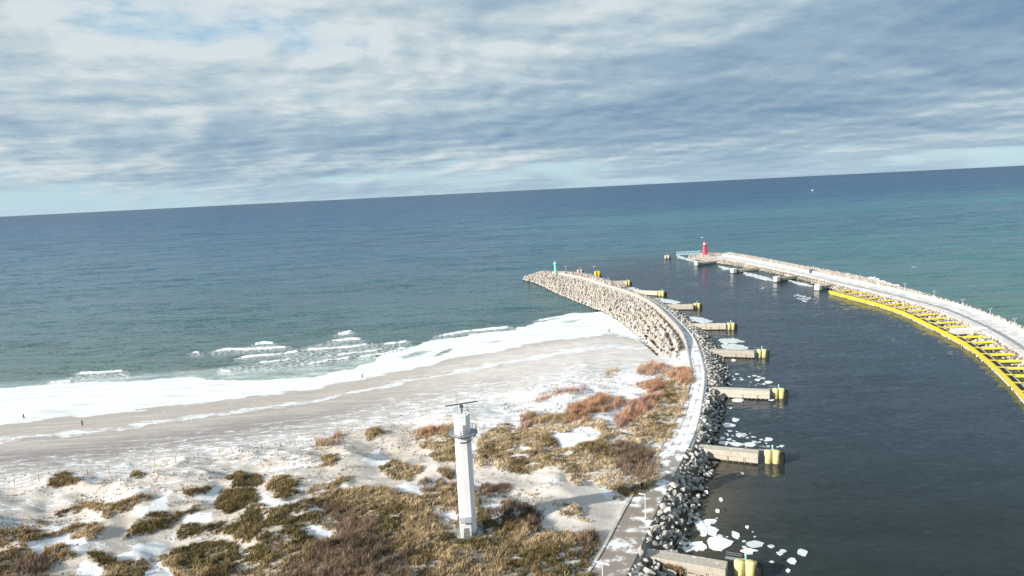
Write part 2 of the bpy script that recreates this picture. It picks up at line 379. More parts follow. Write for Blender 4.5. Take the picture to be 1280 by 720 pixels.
SNOW = [[(330, 645), (342, 641), (336, 651), (328, 652)], [(362, 644), (387, 636), (413, 636), (404, 644), (380, 644), (373, 651)], [(376, 664), (402, 656), (424, 664), (398, 676), (389, 669)],
 [(350, 678), (365, 670), (368, 676), (355, 681)], [(185, 630), (212, 615), (210, 640), (187, 645), (160, 640)], [(30, 685), (60, 674), (105, 672), (115, 690), (100, 693), (80, 682), (60, 688), (50, 700)],
 [(140, 700), (180, 680), (215, 680), (200, 690), (165, 700), (150, 703)], [(320, 620), (360, 625), (395, 622), (375, 630), (345, 634), (320, 632)], [(225, 650), (250, 639), (270, 645), (265, 650), (240, 655)],
 [(505, 602), (524, 608), (525, 615), (550, 617), (545, 621), (515, 619), (498, 611)], [(180, 715), (200, 700), (215, 720), (180, 725)], [(470, 560), (490, 575), (475, 583), (455, 575)], [(690, 545), (730, 535), (755, 542), (735, 556), (700, 562)],
 [(645, 558), (670, 560), (660, 566), (645, 566)], [(660, 590), (700, 600), (690, 605)], [(250, 618), (275, 612), (272, 622), (252, 625)], [(295, 688), (320, 690), (300, 696)], [(110, 700), (126, 712), (120, 720), (100, 720)],
 [(600, 628), (625, 632), (615, 640), (600, 636)], [(540, 640), (572, 645), (570, 655), (545, 650)]]
BARE = [[(600, 583), (640, 592), (660, 595), (690, 586), (705, 592), (716, 608), (740, 607), (762, 625), (752, 637), (700, 625), (650, 608), (600, 598)], [(665, 620), (690, 618), (700, 628), (684, 641), (665, 636)],
 [(692, 655), (707, 640), (728, 660), (718, 670), (700, 664)], [(430, 545), (475, 550), (492, 572), (520, 575), (560, 590), (600, 595), (600, 583), (540, 580), (505, 560), (470, 545), (440, 540)],
 [(125, 652), (140, 645), (170, 640), (165, 655), (150, 680), (130, 675)], [(690, 640), (720, 645), (765, 655), (765, 690), (745, 665), (712, 655)], [(68, 700), (88, 697), (80, 715), (68, 718)], [(480, 535), (520, 528), (507, 548), (540, 566), (520, 575), (488, 560)],
 [(720, 640), (765, 630), (775, 650), (760, 690), (750, 660)]]
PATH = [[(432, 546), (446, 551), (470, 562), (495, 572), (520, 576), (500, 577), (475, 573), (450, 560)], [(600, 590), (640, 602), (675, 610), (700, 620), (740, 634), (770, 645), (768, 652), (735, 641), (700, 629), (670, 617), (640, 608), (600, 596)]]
def mask(polys, soft, u=None, v=None):
    o = np.zeros(U.shape)
    for p in polys: soft_poly(Uw if u is None else u, Vw if v is None else v, p, soft, o)
    return o
mO, mT, mB, mR, mOr = (mask(x, 4) for x in (OLIVE, TAN, BROWN, RED, ORANGE))
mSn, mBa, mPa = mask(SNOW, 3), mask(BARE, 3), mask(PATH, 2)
holes = np.clip(1 - mSn * 1.2 - mBa, 0, 1) * (1 - mPa)
patch = sstep(.19, .34, fbm(GX / 5, GY / 4, 77, 4))
patchT = sstep(.30, .50, fbm(GX / 5, GY / 3.5, 78, 4))
veg = np.clip(np.maximum.reduce([mO * patch, mT * patchT, mB * .9, mR * .4, mOr * .8]), 0, 1) * holes
vs = np.interp(U, [p[0] for p in SHORE_PX], [p[1] for p in SHORE_PX])
vd = np.interp(U, [0, 100, 200, 300, 390, 440, 520, 620, 660, 730, 800, 850], [608, 598, 577, 563, 548, 532, 517, 508, 498, 484, 462, 445])
tb = (V - vs) / (vd - vs)
jit = (fbm(GX / 9, GY / 5, 51, 3) - .5)
tj = tb + jit * .10
snow = np.interp(tj, [-.2, .03, .07, .25, .285, .32, .35, .52, .58, .7, .85, 1., 1.3, 2.2], [1, .95, .16, .22, .58, .58, .16, .15, .28, .38, .45, .52, .46, .36])
rgt = sstep(430, 700, U); snow = snow + rgt * (.12 + .3 * jit) * sstep(.05, .15, tb)
snow += (fbm(GX / 14, GY / 9, 61, 3) - .5) * .5 * sstep(.9, 1.2, tb)
wet_shade = np.interp(tj, [.0, .04, .08, .31, .34, .37, .45, .58, .72, .86, 1], [0, .35, .12, .05, .6, .15, .25, 1, .9, .25, 0]) * (1 - .75 * sstep(230, 620, U))
snow = snow * (1 - mBa) * (1 - mPa) + mSn * .7; snow = np.clip(snow - veg * .75, 0, 1)
off_l = (U < -300) | (V > 900) | (V < -500); snow = np.where(off_l, .45, snow); wet_shade = np.where(off_l, .1, wet_shade)
far_l = off_l & (dS > 80); veg = np.where(far_l, patch * .8, veg); mO = np.where(far_l, 1, mO)
wet_shade = np.clip(wet_shade + mPa * .55, 0, 1)  # shade along the dune path is painted in as darker sand
road = 1 - sstep(3, 8, dC); bankm = sstep(12, 4, dBs)
# tussocks raise small mounds of sand under them
HZ = HZ + veg * .35
V3 = np.stack([GX, GY, HZ], -1).reshape(-1, 3)
nx, ny = GX.shape; ii, jj = np.meshgrid(np.arange(nx - 1), np.arange(ny - 1), indexing='ij'); a = (ii * ny + jj).ravel()
Q4 = np.stack([a, a + ny, a + ny + 1, a + 1], 1)
def m_ground(t, b):
    p = t.pos(); sn = t.attr('snow'); vg = t.attr('veg'); we = t.attr('wet_shade'); du = t.attr('dune'); bk = t.attr('bank')
    q = t.mapping(p, sc=(.42, 1.0, .4), rot=(0, 0, math.radians(-16)))
    n = t.noise(q, .62, 8, .66, dist=.5); n2 = t.noise(p, 1.9, 5, .65); n3 = t.noise(p, .07, 4, .6); nf = t.noise(q, 2.2, 4, .7)
    sand = t.mix(n3, (.40, .365, .335), (.50, .46, .42)); sand = t.mix(t.math('MULTIPLY', t.mapr(nf, .35, .7), .35), sand, (.33, .295, .265))
    dsand = t.mix(n2, (.43, .385, .335), (.60, .55, .49)); sand = t.mix(t.math('MULTIPLY', du, .8), sand, dsand)
    sand = t.mix(we, sand, t.mix(n, (.225, .205, .205), (.30, .28, .28)))  # wet beach sand tone, also used for the path's painted shade
    litter = t.mix(n2, (.15, .12, .07), (.30, .24, .15)); sand = t.mix(t.math('MULTIPLY', vg, t.mapr(n2, .3, .6)), sand, litter)
    comb = t.math('ADD', t.math('MULTIPLY', n, .7), t.math('MULTIPLY', nf, .3))
    th = t.math('SUBTRACT', 1.0, sn); th = t.mapr(th, 0, 1, .30, .70)
    m = t.mapr(t.math('SUBTRACT', comb, th), -.006, .014, 0, 1, smooth=True)
    sand = t.mix(t.math('MULTIPLY', t.attr('frost'), t.mapr(t.math('ADD', n, t.math('MULTIPLY', n3, .4)), .45, .85)), sand, (.70, .66, .64)); lng = t.noise(t.mapping(p, sc=(.08, 1, 1), rot=(0, 0, math.radians(-17))), .5, 5, .6); sand = t.mix(t.math('MULTIPLY', t.mapr(lng, .48, .72), t.mapr(du, 0, 1, .55, .1)), sand, (.62, .59, .57))
    thin = t.math('MULTIPLY', t.mapr(t.math('SUBTRACT', comb, th), -.10, .0), .22)
    snc = t.mix(t.math('ADD', t.math('MULTIPLY', n2, .5), t.math('MULTIPLY', n, .5)), (.56, .575, .61), (.86, .87, .88)); c = t.mix(thin, sand, (.66, .63, .61)); c = t.mix(m, c, snc)
    c = t.mix(bk, c, t.mix(n2, (.14, .125, .105), (.26, .235, .205)))
    t.put(b.inputs['Base Color'], c); b.inputs['Specular IOR Level'].default_value = .15; b.inputs['Roughness'].default_value = .9
    hh = t.math('ADD', t.math('MULTIPLY', m, .25), t.math('ADD', t.math('MULTIPLY', n2, .5), t.math('MULTIPLY', nf, .5)))
    t.put(b.inputs['Normal'], t.bump(hh, .28, .8))
MG = material('sand_and_snow', m_ground)
me = fast_mesh('ground', V3, Q4, attrs=dict(snow=snow.ravel(), veg=veg.ravel(), wet_shade=wet_shade.ravel(), dune=np.maximum(dune, sstep(.9, 1.2, tb)).ravel() * (dS.ravel() > 40), bank=(bankm * (dBs > -30)).ravel(), frost=(rgt * sstep(.02, .2, tb) * (1 - mBa * .6)).ravel()), smooth=True)
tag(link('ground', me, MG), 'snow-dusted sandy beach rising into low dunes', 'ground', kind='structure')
# ------------------------------------------------------------------ sea
NA = 1050; ang = np.r_[np.linspace(-180, -46, 40)[:-1], np.linspace(-46, 46, NA), np.linspace(46, 180, 40)[1:]]
ang = np.radians(ang)
dep = np.r_[np.linspace(85, 36, 26)[:-1]]; vr = np.linspace(math.tan(math.radians(36)), 0, 780)[:-1]
rr = np.r_[H / np.tan(np.radians(dep)), H / vr]; rr = rr[rr < 90000]; rr = np.r_[rr, 90000]
AA, RR = np.meshgrid(ang, rr, indexing='ij'); SX, SY = RR * np.sin(AA), RR * np.cos(AA)
su, sv = project(SX, SY, np.zeros(SX.shape)); su = np.nan_to_num(su, nan=-9999.); sv = np.nan_to_num(sv, nan=9999.)
tt = np.clip(sv - (270 - .05 * su), 0, 700)
tj = tt * (1 + .10 * (fbm(su / 130 + 40, tt / 9 + 40, 3, 4) - .5))
T_ = [0, 8, 20, 45, 90, 140, 185, 215, 260]
CL = np.array([(.006, .045, .115), (.006, .060, .15), (.010, .076, .175), (.016, .088, .168), (.028, .104, .160), (.046, .120, .142), (.066, .130, .130), (.10, .160, .14), (.13, .19, .165)])
col = np.stack([np.interp(tj, T_, CL[:, k]) for k in range(3)], -1)
col = col * .86
rg = sstep(560, 900, su)[..., None]; band = (np.exp(-((tt - 44 - (su - 900) * -.01) / 9) ** 2) * sstep(520, 800, su))[..., None]
col = col + rg * sstep(18, 80, tj)[..., None] * np.array((.012, .035, .014)) + band * np.array((.012, .045, .03))
streak = (fbm(su / 260 + 7, tt / 6, 13, 4) - .5)[..., None]; col = col * (1 + .30 * streak)
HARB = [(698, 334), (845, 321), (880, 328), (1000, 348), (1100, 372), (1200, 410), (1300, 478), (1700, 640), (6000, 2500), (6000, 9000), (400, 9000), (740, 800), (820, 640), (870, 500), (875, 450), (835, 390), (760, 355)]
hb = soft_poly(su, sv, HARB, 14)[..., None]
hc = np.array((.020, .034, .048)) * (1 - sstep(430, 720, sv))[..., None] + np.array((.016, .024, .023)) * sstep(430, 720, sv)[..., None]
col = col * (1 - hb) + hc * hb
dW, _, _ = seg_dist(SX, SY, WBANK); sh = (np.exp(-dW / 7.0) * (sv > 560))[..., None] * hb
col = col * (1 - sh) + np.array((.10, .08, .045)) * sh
ICE = [(-80, 486), (0, 485), (55, 481), (100, 478), (150, 477), (230, 472), (320, 476), (395, 471), (440, 461), (475, 449), (490, 438), (515, 432), (545, 427), (595, 417), (640, 411), (679, 402), (718, 392), (749, 388), (775, 388), (800, 398), (830, 440), (640, 450), (450, 500), (150, 540), (-80, 560)]
foam = soft_poly(su + (fbm(su / 20, sv / 4, 8, 3) - .5) * 20, sv + (fbm(su / 30, sv / 6, 18, 3) - .5) * 6, ICE, 2.5)
slush = soft_poly(su, sv, [(-80, 482), (0, 480), (60, 476), (150, 470), (230, 463), (320, 462), (400, 458), (450, 450), (520, 441), (545, 432), (545, 450), (450, 465), (395, 475), (320, 480), (0, 488), (-80, 490)], 4)
slush = np.maximum(slush, soft_poly(su, sv, [(640, 412), (720, 398), (780, 390), (790, 402), (740, 408), (660, 418)], 3))
pools = np.zeros(su.shape)
for p in ([(497, 446), (520, 439), (545, 437), (530, 444), (505, 450)], [(538, 446), (552, 438), (570, 433), (562, 441), (545, 447)], [(600, 430), (620, 425), (640, 424), (618, 429)], [(690, 404), (716, 399), (740, 397), (716, 404)]): soft_poly(su, sv, p, 2.5, pools)
foam = foam * (1 - pools * .6)
brk = np.zeros(su.shape); lace = np.zeros(su.shape); green = np.zeros(su.shape)
for pl, w in [([(266, 440), (285, 437), (303, 440 - 3), (345, 435), (363, 434)], 1.5), ([(318, 431), (330, 429), (343, 429.5)], 1.6), ([(298, 448), (320, 445), (350, 443), (376, 439)], 1.4), ([(323, 454), (345, 452), (364, 449)], 1.2), ([(422, 418), (431, 417), (440, 415)], 2.0),
              ([(412, 427), (425, 426), (437, 424), (452, 424)], 1.3), ([(380, 438), (410, 436), (440, 434), (463, 430)], 1.1), ([(417, 445), (450, 441), (483, 437)], .9), ([(444, 447), (480, 443), (505, 437)], .7), ([(96, 467), (120, 466.5), (157, 464)], 1.4), ([(62, 479), (75, 478), (90, 477.5)], 1.4),
              ([(478, 431), (495, 429), (510, 427)], 1.0), ([(545, 421), (580, 415), (640, 409)], 1.3), ([(672, 401), (700, 396), (724, 391)], 1.6), ([(275, 464), (288, 465)], 1), ([(240, 441), (250, 441)], .8), ([(380, 457), (410, 451), (440, 447)], .8)]:
    m = (su > pl[0][0] - 25) & (su < pl[-1][0] + 25) & (np.abs(sv - pl[len(pl) // 2][1]) < 30)
    dd, ar, sd = seg_dist(su[m], sv[m], pl); L = sum(math.dist(a_, b_) for a_, b_ in zip(pl[:-1], pl[1:]))
    ends = sstep(0, .12 * L, ar) * sstep(0, .12 * L, L - ar); ww = w * .72 * (.35 + .9 * vnoise(su[m] / 7, sv[m] / 30, 5))
    brk[m] = np.maximum(brk[m], (1 - sstep(ww * .6, ww * 1.3 + .3, dd)) * (.2 + .8 * ends) * (dd < 3 * w))
    below = sv[m] > np.interp(su[m], [q_[0] for q_ in pl], [q_[1] for q_ in pl])
    green[m] = np.maximum(green[m], np.exp(-(dd / 4) ** 2) * (~below))
    lace[m] = np.maximum(lace[m], np.exp(-dd / 6.5) * np.where(below, 1, .25))
soft_poly(su, sv, [(345, 452), (360, 440), (400, 430), (470, 430), (510, 432), (500, 440), (460, 450), (400, 457), (300, 466), (260, 462)], 6, lace)
soft_poly(su, sv, [(60, 480), (100, 468), (160, 466), (165, 474), (100, 480)], 4, lace)
inb = (sv > 300) & (su > -300) & (su < 860)
foam = np.where(inb, foam, 0); slush = np.where(inb, slush, 0)
col = col * (1 - .5 * green[..., None]) + np.array((.075, .14, .115)) * .5 * green[..., None]
farr = sstep(12, 320, tt)
edge = np.zeros(su.shape)
dE_, _, _ = seg_dist(SX, SY, ESEA)
edge = np.exp(-((dE_ - 2.0) / 2.2) ** 2) * (fbm(SX / 18, SY / 18, 91, 3) > .56) * (hb[..., 0] < .5)
brk = np.maximum(brk, edge * .9)
SZ = .9 * green * (sv > 400) * .5 + brk * .25
V3 = np.stack([SX, SY, SZ * (sv < 800)], -1).reshape(-1, 3)
nx, ny = SX.shape; ii, jj = np.meshgrid(np.arange(nx - 1), np.arange(ny - 1), indexing='ij'); a = (ii * ny + jj).ravel()
Q4 = np.stack([a, a + 1, a + ny + 1, a + ny], 1)
harb = hb[..., 0]
def m_sea(t, b):
    p = t.pos(); c = t.attr('tint', 'Color'); fo = t.attr('foam'); sl = t.attr('slush'); br = t.attr('brk'); la = t.attr('lace'); rf = t.attr('far'); hr = t.attr('harb')
    q = t.mapping(p, sc=(.30, 1, 1), rot=(0, 0, math.radians(-9)))
    w1 = t.noise(q, .22, 3, .6, 'Color'); w2 = t.noise(t.mapping(p, sc=(.5, 1, 1), rot=(0, 0, math.radians(14))), .9, 3, .6, 'Color'); w0 = t.noise(q, .035, 3, .5, 'Color')
    gust = t.mapr(t.noise(t.mapping(p, sc=(.35, 1, 1)), .012, 4, .6), .35, .65, .75, 1.2)
    h5 = (.5, .5, .5)
    s = t.vec('ADD', t.vec('SCALE', t.vec('SUBTRACT', w1, h5), scale=t.mapr(hr, 0, 1, .9, .16)), t.vec('SCALE', t.vec('SUBTRACT', w2, h5), scale=t.mapr(hr, 0, 1, 1.2, .40)))
    s = t.vec('ADD', s, t.vec('SCALE', t.vec('SUBTRACT', w0, h5), scale=t.mapr(hr, 0, 1, .5, .1)))
    s = t.vec('SCALE', s, scale=gust)
    s = t.vec('MULTIPLY', s, (1.0, 1.0, 0)); nrm = t.vec('NORMALIZE', t.vec('ADD', s, (0, 0, 1)))
    crest = t.noise(q, .09, 4, .6)
    c = t.mix(t.mapr(crest, .3, .7), t.vec('SCALE', c, scale=.78), t.vec('SCALE', c, scale=1.22))
    lc = t.voro(t.vec('ADD', t.mapping(p, sc=(.6, 1, 1)), t.vec('SCALE', t.noise(p, .5, 3, .5, 'Color'), scale=1.6)), .55, 'DISTANCE_TO_EDGE')
    lacem = t.math('MULTIPLY', t.mapr(lc, .01, .17, 1, 0), t.mapr(t.math('ADD', la, t.math('MULTIPLY', t.noise(p, .35, 4, .6), .5)), .50, .95))
    nf = t.noise(t.mapping(p, sc=(.5, 1, 1)), .7, 6, .7); fm = t.mapr(t.math('ADD', fo, t.math('MULTIPLY', t.math('SUBTRACT', nf, .5), .9)), .38, .62)
    nb = t.noise(p, 1.2, 4, .7); bm = t.mapr(t.math('ADD', br, t.math('MULTIPLY', t.math('SUBTRACT', nb, .5), 1.5)), .35, .6)
    sm = t.math('MULTIPLY', sl, t.mapr(t.noise(t.mapping(p, sc=(.25, 1, 1)), .25, 5, .6), .3, .7, .25, .85))
    c = t.mix(sm, c, (.50, .58, .56)); tot = t.math('MAXIMUM', t.math('MAXIMUM', fm, bm), t.math('MULTIPLY', lacem, .75))
    ice = t.mix(t.mapr(t.noise(t.mapping(p, sc=(.10, 1, 1), rot=(0, 0, math.radians(-14))), .45, 6, .7), .36, .6), (.50, .555, .56), (.86, .87, .865)); c = t.mix(tot, c, ice)
    t.put(b.inputs['Base Color'], c); b.inputs['IOR'].default_value = 1.33; t.put(b.inputs['Specular IOR Level'], t.mapr(rf, 0, 1, .005, .36))
    t.put(b.inputs['Roughness'], t.math('MAXIMUM', t.math('MULTIPLY', tot, .8), t.mapr(rf, 0, 1, .16, .10)))
    nm = t.mix(tot, nrm, t.node('ShaderNodeNewGeometry').outputs['Normal']); t.put(b.inputs['Normal'], nm)
MS = material('sea_water', m_sea)
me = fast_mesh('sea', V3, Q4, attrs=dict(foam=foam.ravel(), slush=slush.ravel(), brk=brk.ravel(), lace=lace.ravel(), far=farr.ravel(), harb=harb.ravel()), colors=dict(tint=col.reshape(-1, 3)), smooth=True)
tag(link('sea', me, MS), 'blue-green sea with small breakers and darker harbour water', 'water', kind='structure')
# ------------------------------------------------------------------ materials for built things
def m_concrete(name, col, snow=0., stain=(.16, .13, .09), rust=0., var=.2):
    def fn(t, b):
        p = t.pos(); n = t.noise(p, .8, 6, .65); n2 = t.noise(t.mapping(p, sc=(1, 1, .25)), 2.2, 5, .7)
        c = t.mix(n, tuple(x * (1 - var) for x in col), tuple(x * (1 + var) for x in col))
        c = t.mix(t.math('MULTIPLY', t.mapr(n2, .5, .75), .55), c, stain)
        wl = t.node('ShaderNodeSeparateXYZ'); t.l.new(p, wl.inputs[0]); c = t.mix(t.mapr(t.math('ADD', wl.outputs[2], t.math('MULTIPLY', n2, .5)), .9, .45), c, (.05, .045, .03))
        rnd = t.node('ShaderNodeObjectInfo').outputs['Random']; k = t.mapr(t.math('FRACT', t.math('ADD', rnd, t.attr('rnd'))), 0, 1, .78, 1.18); c = t.vec('SCALE', c, scale=k)
        if snow:
            nz = t.node('ShaderNodeSeparateXYZ'); t.l.new(t.node('ShaderNodeNewGeometry').outputs['Normal'], nz.inputs[0])
            up = t.mapr(nz.outputs[2], .5, .9); m = t.math('MULTIPLY', up, t.mapr(t.noise(p, .6, 5, .7), .62 - snow * .3, .72 - snow * .3)); c = t.mix(m, c, (.8, .81, .83))
        t.put(b.inputs['Base Color'], c); t.put(b.inputs['Normal'], t.bump(t.math('ADD', n2, n), .06, .7))
    return material(name, fn)
M_TET = m_concrete('pale_tetrapod_concrete', (.45, .41, .365), snow=.2, stain=(.22, .17, .12))
M_ROCK = m_concrete('grey_granite_rock', (.39, .375, .345), snow=.25, stain=(.22, .195, .16), var=.22)
M_RUB = m_concrete('brown_grey_rubble', (.42, .37, .33), snow=.45, stain=(.2, .16, .12), var=.3)
M_SNOWROCK = m_concrete('snow_covered_rock', (.5, .49, .48), snow=1.3)
M_JET = m_concrete('weathered_concrete', (.50, .46, .39), snow=.18, stain=(.24, .19, .13))
M_PAR = m_concrete('parapet_concrete', (.50, .47, .44), snow=.3)
M_CORE = m_concrete('dark_core_stone', (.20, .18, .155), snow=.0, stain=(.09, .045, .04))
def m_yel(t, b):
    p = t.pos(); n = t.noise(p, .7, 6, .65); n2 = t.noise(t.mapping(p, sc=(1, 1, .12)), 2.4, 5, .7); sz_ = t.node('ShaderNodeSeparateXYZ'); t.l.new(p, sz_.inputs[0])
    c = t.mix(n, (.52, .43, .035), (.70, .57, .06)); c = t.mix(t.math('MULTIPLY', t.mapr(n2, .52, .72), .6), c, (.30, .21, .05)); c = t.mix(t.math('MULTIPLY', t.mapr(t.math('ADD', sz_.outputs[2], t.math('MULTIPLY', n2, .8)), 1.2, .6), .7), c, (.22, .18, .05)); t.put(b.inputs['Base Color'], c); b.inputs['Roughness'].default_value = .5
M_YEL = material('yellow_marine_paint', m_yel)
M_PYEL = simple('pale_yellow_paint', (.70, .60, .27), .5, .12, 1.5, dirt=(.50, .42, .22))
M_BLACK = simple('black_rubber', (.018, .018, .018), .7)
M_STEEL = simple('galvanised_steel', (.36, .38, .39), .45, .15, metal=.4)
M_DSTEEL = simple('dark_slate_steel', (.07, .095, .115), .5)
M_WHITE = simple('white_render', (.88, .88, .88), .7, .03, .7, dirt=(.82, .82, .80))
M_WBLK = m_concrete('whitewashed_concrete', (.72, .70, .66), snow=.8, stain=(.5, .46, .4), var=.08)
M_GREEN = simple('pale_green_paint', (.25, .68, .52), .45, .08)
M_RED = simple('red_paint', (.58, .045, .08), .45, .12)
M_GLASS = simple('lantern_glass', (.62, .66, .68), .15, .05)
M_BLUE = simple('pale_blue_paint', (.42, .62, .72), .5, .1)
M_ICE = material('white_ice', lambda t, b: (t.put(b.inputs['Base Color'], t.mix(t.math('MULTIPLY', t.mapr(t.noise(t.pos(), 1.1, 6, .7), .42, .62), t.mapr(t.node('ShaderNodeObjectInfo').outputs['Random'], 0, 1, .15, 1)), (.84, .86, .87), (.36, .41, .42))), t.put(b.inputs['Roughness'], .5)))
M_SLUSH = simple('grey_brash_ice', (.55, .60, .61), .4, .25, .5)
M_WOOD = simple('grey_weathered_wood', (.09, .075, .06), .9)
M_RUST = simple('rusty_brown_steel', (.14, .085, .045), .8, .3)
def m_deck(t, b):
    p = t.pos(); mud = t.attr('mud'); o = t.attr('off'); al = t.attr('along')
    n = t.noise(p, .3, 6, .6); n2 = t.noise(p, 1.5, 5, .7)
    con = t.mix(n2, (.30, .29, .28), (.42, .41, .40)); md = t.mix(n, (.20, .17, .145), (.31, .27, .235)); base = t.mix(mud, con, md)
    cell = t.math('ABSOLUTE', t.math('SUBTRACT', t.math('FRACT', t.math('DIVIDE', al, 7.5)), .5)); seam = t.mapr(cell, .482, .49)
    tr = t.math('ABSOLUTE', t.math('SUBTRACT', t.math('ABSOLUTE', t.math('ADD', o, t.math('MULTIPLY', t.math('SUBTRACT', n, .5), .5))), .95)); track = t.mapr(tr, .12, .3, .55, 0)
    sn = t.mapr(t.math('SUBTRACT', n, t.math('ADD', t.math('ADD', .10, t.math('MULTIPLY', mud, .16)), t.math('MULTIPLY', track, t.mapr(mud, 0, 1, .20, .04)))), .24, .36)
    c = t.mix(sn, base, t.mix(n2, (.66, .68, .71), (.84, .85, .86))); c = t.mix(t.math('MULTIPLY', seam, t.mapr(mud, 0, 1, .55, 0)), c, (.13, .12, .11))
    t.put(b.inputs['Base Color'], c); t.put(b.inputs['Normal'], t.bump(t.math('ADD', n2, sn), .06, .6))
M_DECK = material('snowy_concrete_paving', m_deck)
def m_edeck(t, b):
    p = t.pos(); o = t.attr('off'); n = t.noise(p, .25, 6, .65); n2 = t.noise(p, 1.0, 5, .7)
    con = t.mix(n2, (.44, .42, .40), (.56, .54, .52)); asp = t.mix(n2, (.20, .20, .205), (.30, .30, .30)); e = t.math('ADD', o, t.math('MULTIPLY', t.math('SUBTRACT', n, .5), 1.2))
    strip = t.math('MULTIPLY', t.mapr(e, -1.3, -.9), t.mapr(e, .9, 1.3, 1, 0)); strip = t.math('MULTIPLY', strip, t.attr('mud')); c = t.mix(strip, con, asp)
    sn = t.math('MULTIPLY', t.mapr(n, .44, .58), t.mapr(strip, 0, 1, .75, .10)); sn = t.math('MULTIPLY', sn, t.mapr(e, -5, 2, .45, 1)); c = t.mix(sn, c, (.80, .81, .82)); t.put(b.inputs['Base Color'], c)
M_EDECK = material('pale_snowy_concrete', m_edeck)
# ------------------------------------------------------------------ breakwater bodies
def width_to(cl, toe): return seg_dist(cl[:, 0], cl[:, 1], toe)[0]
def pt(cl, nrm, i, off, z): return (cl[i, 0] + nrm[i, 0] * off, cl[i, 1] + nrm[i, 1] * off, z)
def extend(cl, n, L, at_end=True):
    if not at_end: return extend(cl[::-1], n, L)[::-1]
    d_ = cl[-1] - cl[-4]; d_ /= np.hypot(*d_); k = np.arange(1, int(L / 2) + 1)[:, None] * 2.0
    return np.vstack([cl, cl[-1] + k * d_])
# west mole
HEAD = 26
WX = extend(WC, 0, HEAD); WXT, WXN = frames(WX); nW = len(WC)
ww = width_to(WX, WTOE); we = width_to(WX, WBANK)
def head_scale(i, n, L):
    x = max(0, (i - n + 1) * 2.0) / (L + 1.5); return math.sqrt(max(.04, 1 - x * x))
for i in range(nW - 6, len(WX)): ww[i] = ww[nW - 7] * head_scale(i, nW, HEAD); we[i] = we[nW - 7] * head_scale(i, nW, HEAD)
iw0 = int(np.argmax(WX[:, 1] > 262))
mole = thing('breakwater', 'long curved west breakwater carrying the snowy walkway out to the green beacon', 'breakwater', tuple(WX[iw0]) + (0,))
def child_fix(o, root):
    o.matrix_parent_inverse = Matrix.Translation(root.location).inverted(); return o
secs = []
for i in range(iw0, len(WX)):
    a_, b_ = ww[i], we[i]; s_ = head_scale(i, nW, HEAD)
    zt = 2.9 if i < nW else 2.9 * s_
    secs.append([pt(WX, WXN, i, a_ + 1.5, -2.4), pt(WX, WXN, i, a_ - 1, -.5), pt(WX, WXN, i, min(4.2, a_ * .8), zt), pt(WX, WXN, i, -min(3.6, b_ * .8), zt), pt(WX, WXN, i, -(b_ - .5), -.5), pt(WX, WXN, i, -(b_ + 1.5), -2.4)])
child_fix(loft('core', secs, M_CORE, mole), mole)
def ribbon(name, cl, nrm, i0, i1, prof, m, parent, extra=None):
    """prof(i) -> closed section [(off,z)...]; keeps the across/along values as attributes"""
    S_ = []; off = []; al = []; mu = []; arc = np.r_[0, np.cumsum(np.hypot(*np.diff(cl, axis=0).T))]
    for i in range(i0, i1):
        pr_ = prof(i); S_.append([pt(cl, nrm, i, o_, z_) for o_, z_ in pr_]); off += [o_ for o_, z_ in pr_]; al += [arc[i]] * len(pr_); mu += [extra(i) if extra else 0] * len(pr_)
    o = loft(name, S_, m, parent)
    for a_, d_ in (('off', off), ('along', al), ('mud', mu)):
        at = o.data.attributes.new(a_, 'FLOAT', 'POINT'); at.data.foreach_set('value', np.array(d_, np.float32))
    if parent is not None: child_fix(o, parent)
    return o
mudf = lambda i: float(sstep(182, 150, WC[i, 1]))
wf = lambda i: 2.1 + 1.1 * float(sstep(235, 180, WC[i, 1]))
walk = ribbon('walkway', WC, WN, 0, nW, lambda i: [(wf(i), 2.6), (wf(i), WZ)] + [(o_, WZ) for o_ in (1.7, 1.2, .4, -.4, -1.2, -1.7, -wf(i) + .1)] + [(-wf(i) + .1, 2.6)], M_DECK, None, mudf)
tag(walk, 'snowy concrete walkway curving along the west breakwater', 'walkway', kind='structure')
ph = lambda i: WZ + .18 + 1.65 * float(sstep(262, 300, WC[i, 1])) + .12 * float(sstep(170, 230, WC[i, 1]))
par = ribbon('parapet', WC, WN, 28, nW, lambda i: [(wf(i) + .02, 2.7), (wf(i) + .02, ph(i)), (wf(i) + .6, ph(i)), (wf(i) + .6, 2.7)], M_PAR, None)
tag(par, 'pale concrete parapet between the tetrapods and the snowy walkway', 'parapet')
par['label'] = 'pale concrete wall along the seaward edge of the west breakwater walkway'; par['category'] = 'wall'
kerb = ribbon('kerb', WC, WN, 62, nW, lambda i: [(-wf(i) + .08, 2.5), (-wf(i) + .08, WZ + .22), (-wf(i) - .25, WZ + .22), (-wf(i) - .25, 2.5)], M_PAR, None)
tag(kerb, 'low concrete kerb beside the grey boulders on the walkway harbour edge', 'kerb')
ledge = ribbon('ledge', WC, WN, 62, nW, lambda i: [(-wf(i) - .27, 2.2), (-wf(i) - .27, WZ - .25), (-wf(i) - .95, WZ - .35), (-wf(i) - .95, 2.2)], M_WBLK, None)
tag(ledge, 'narrow snow-covered ledge outside the walkway kerb above the riprap', 'ledge')
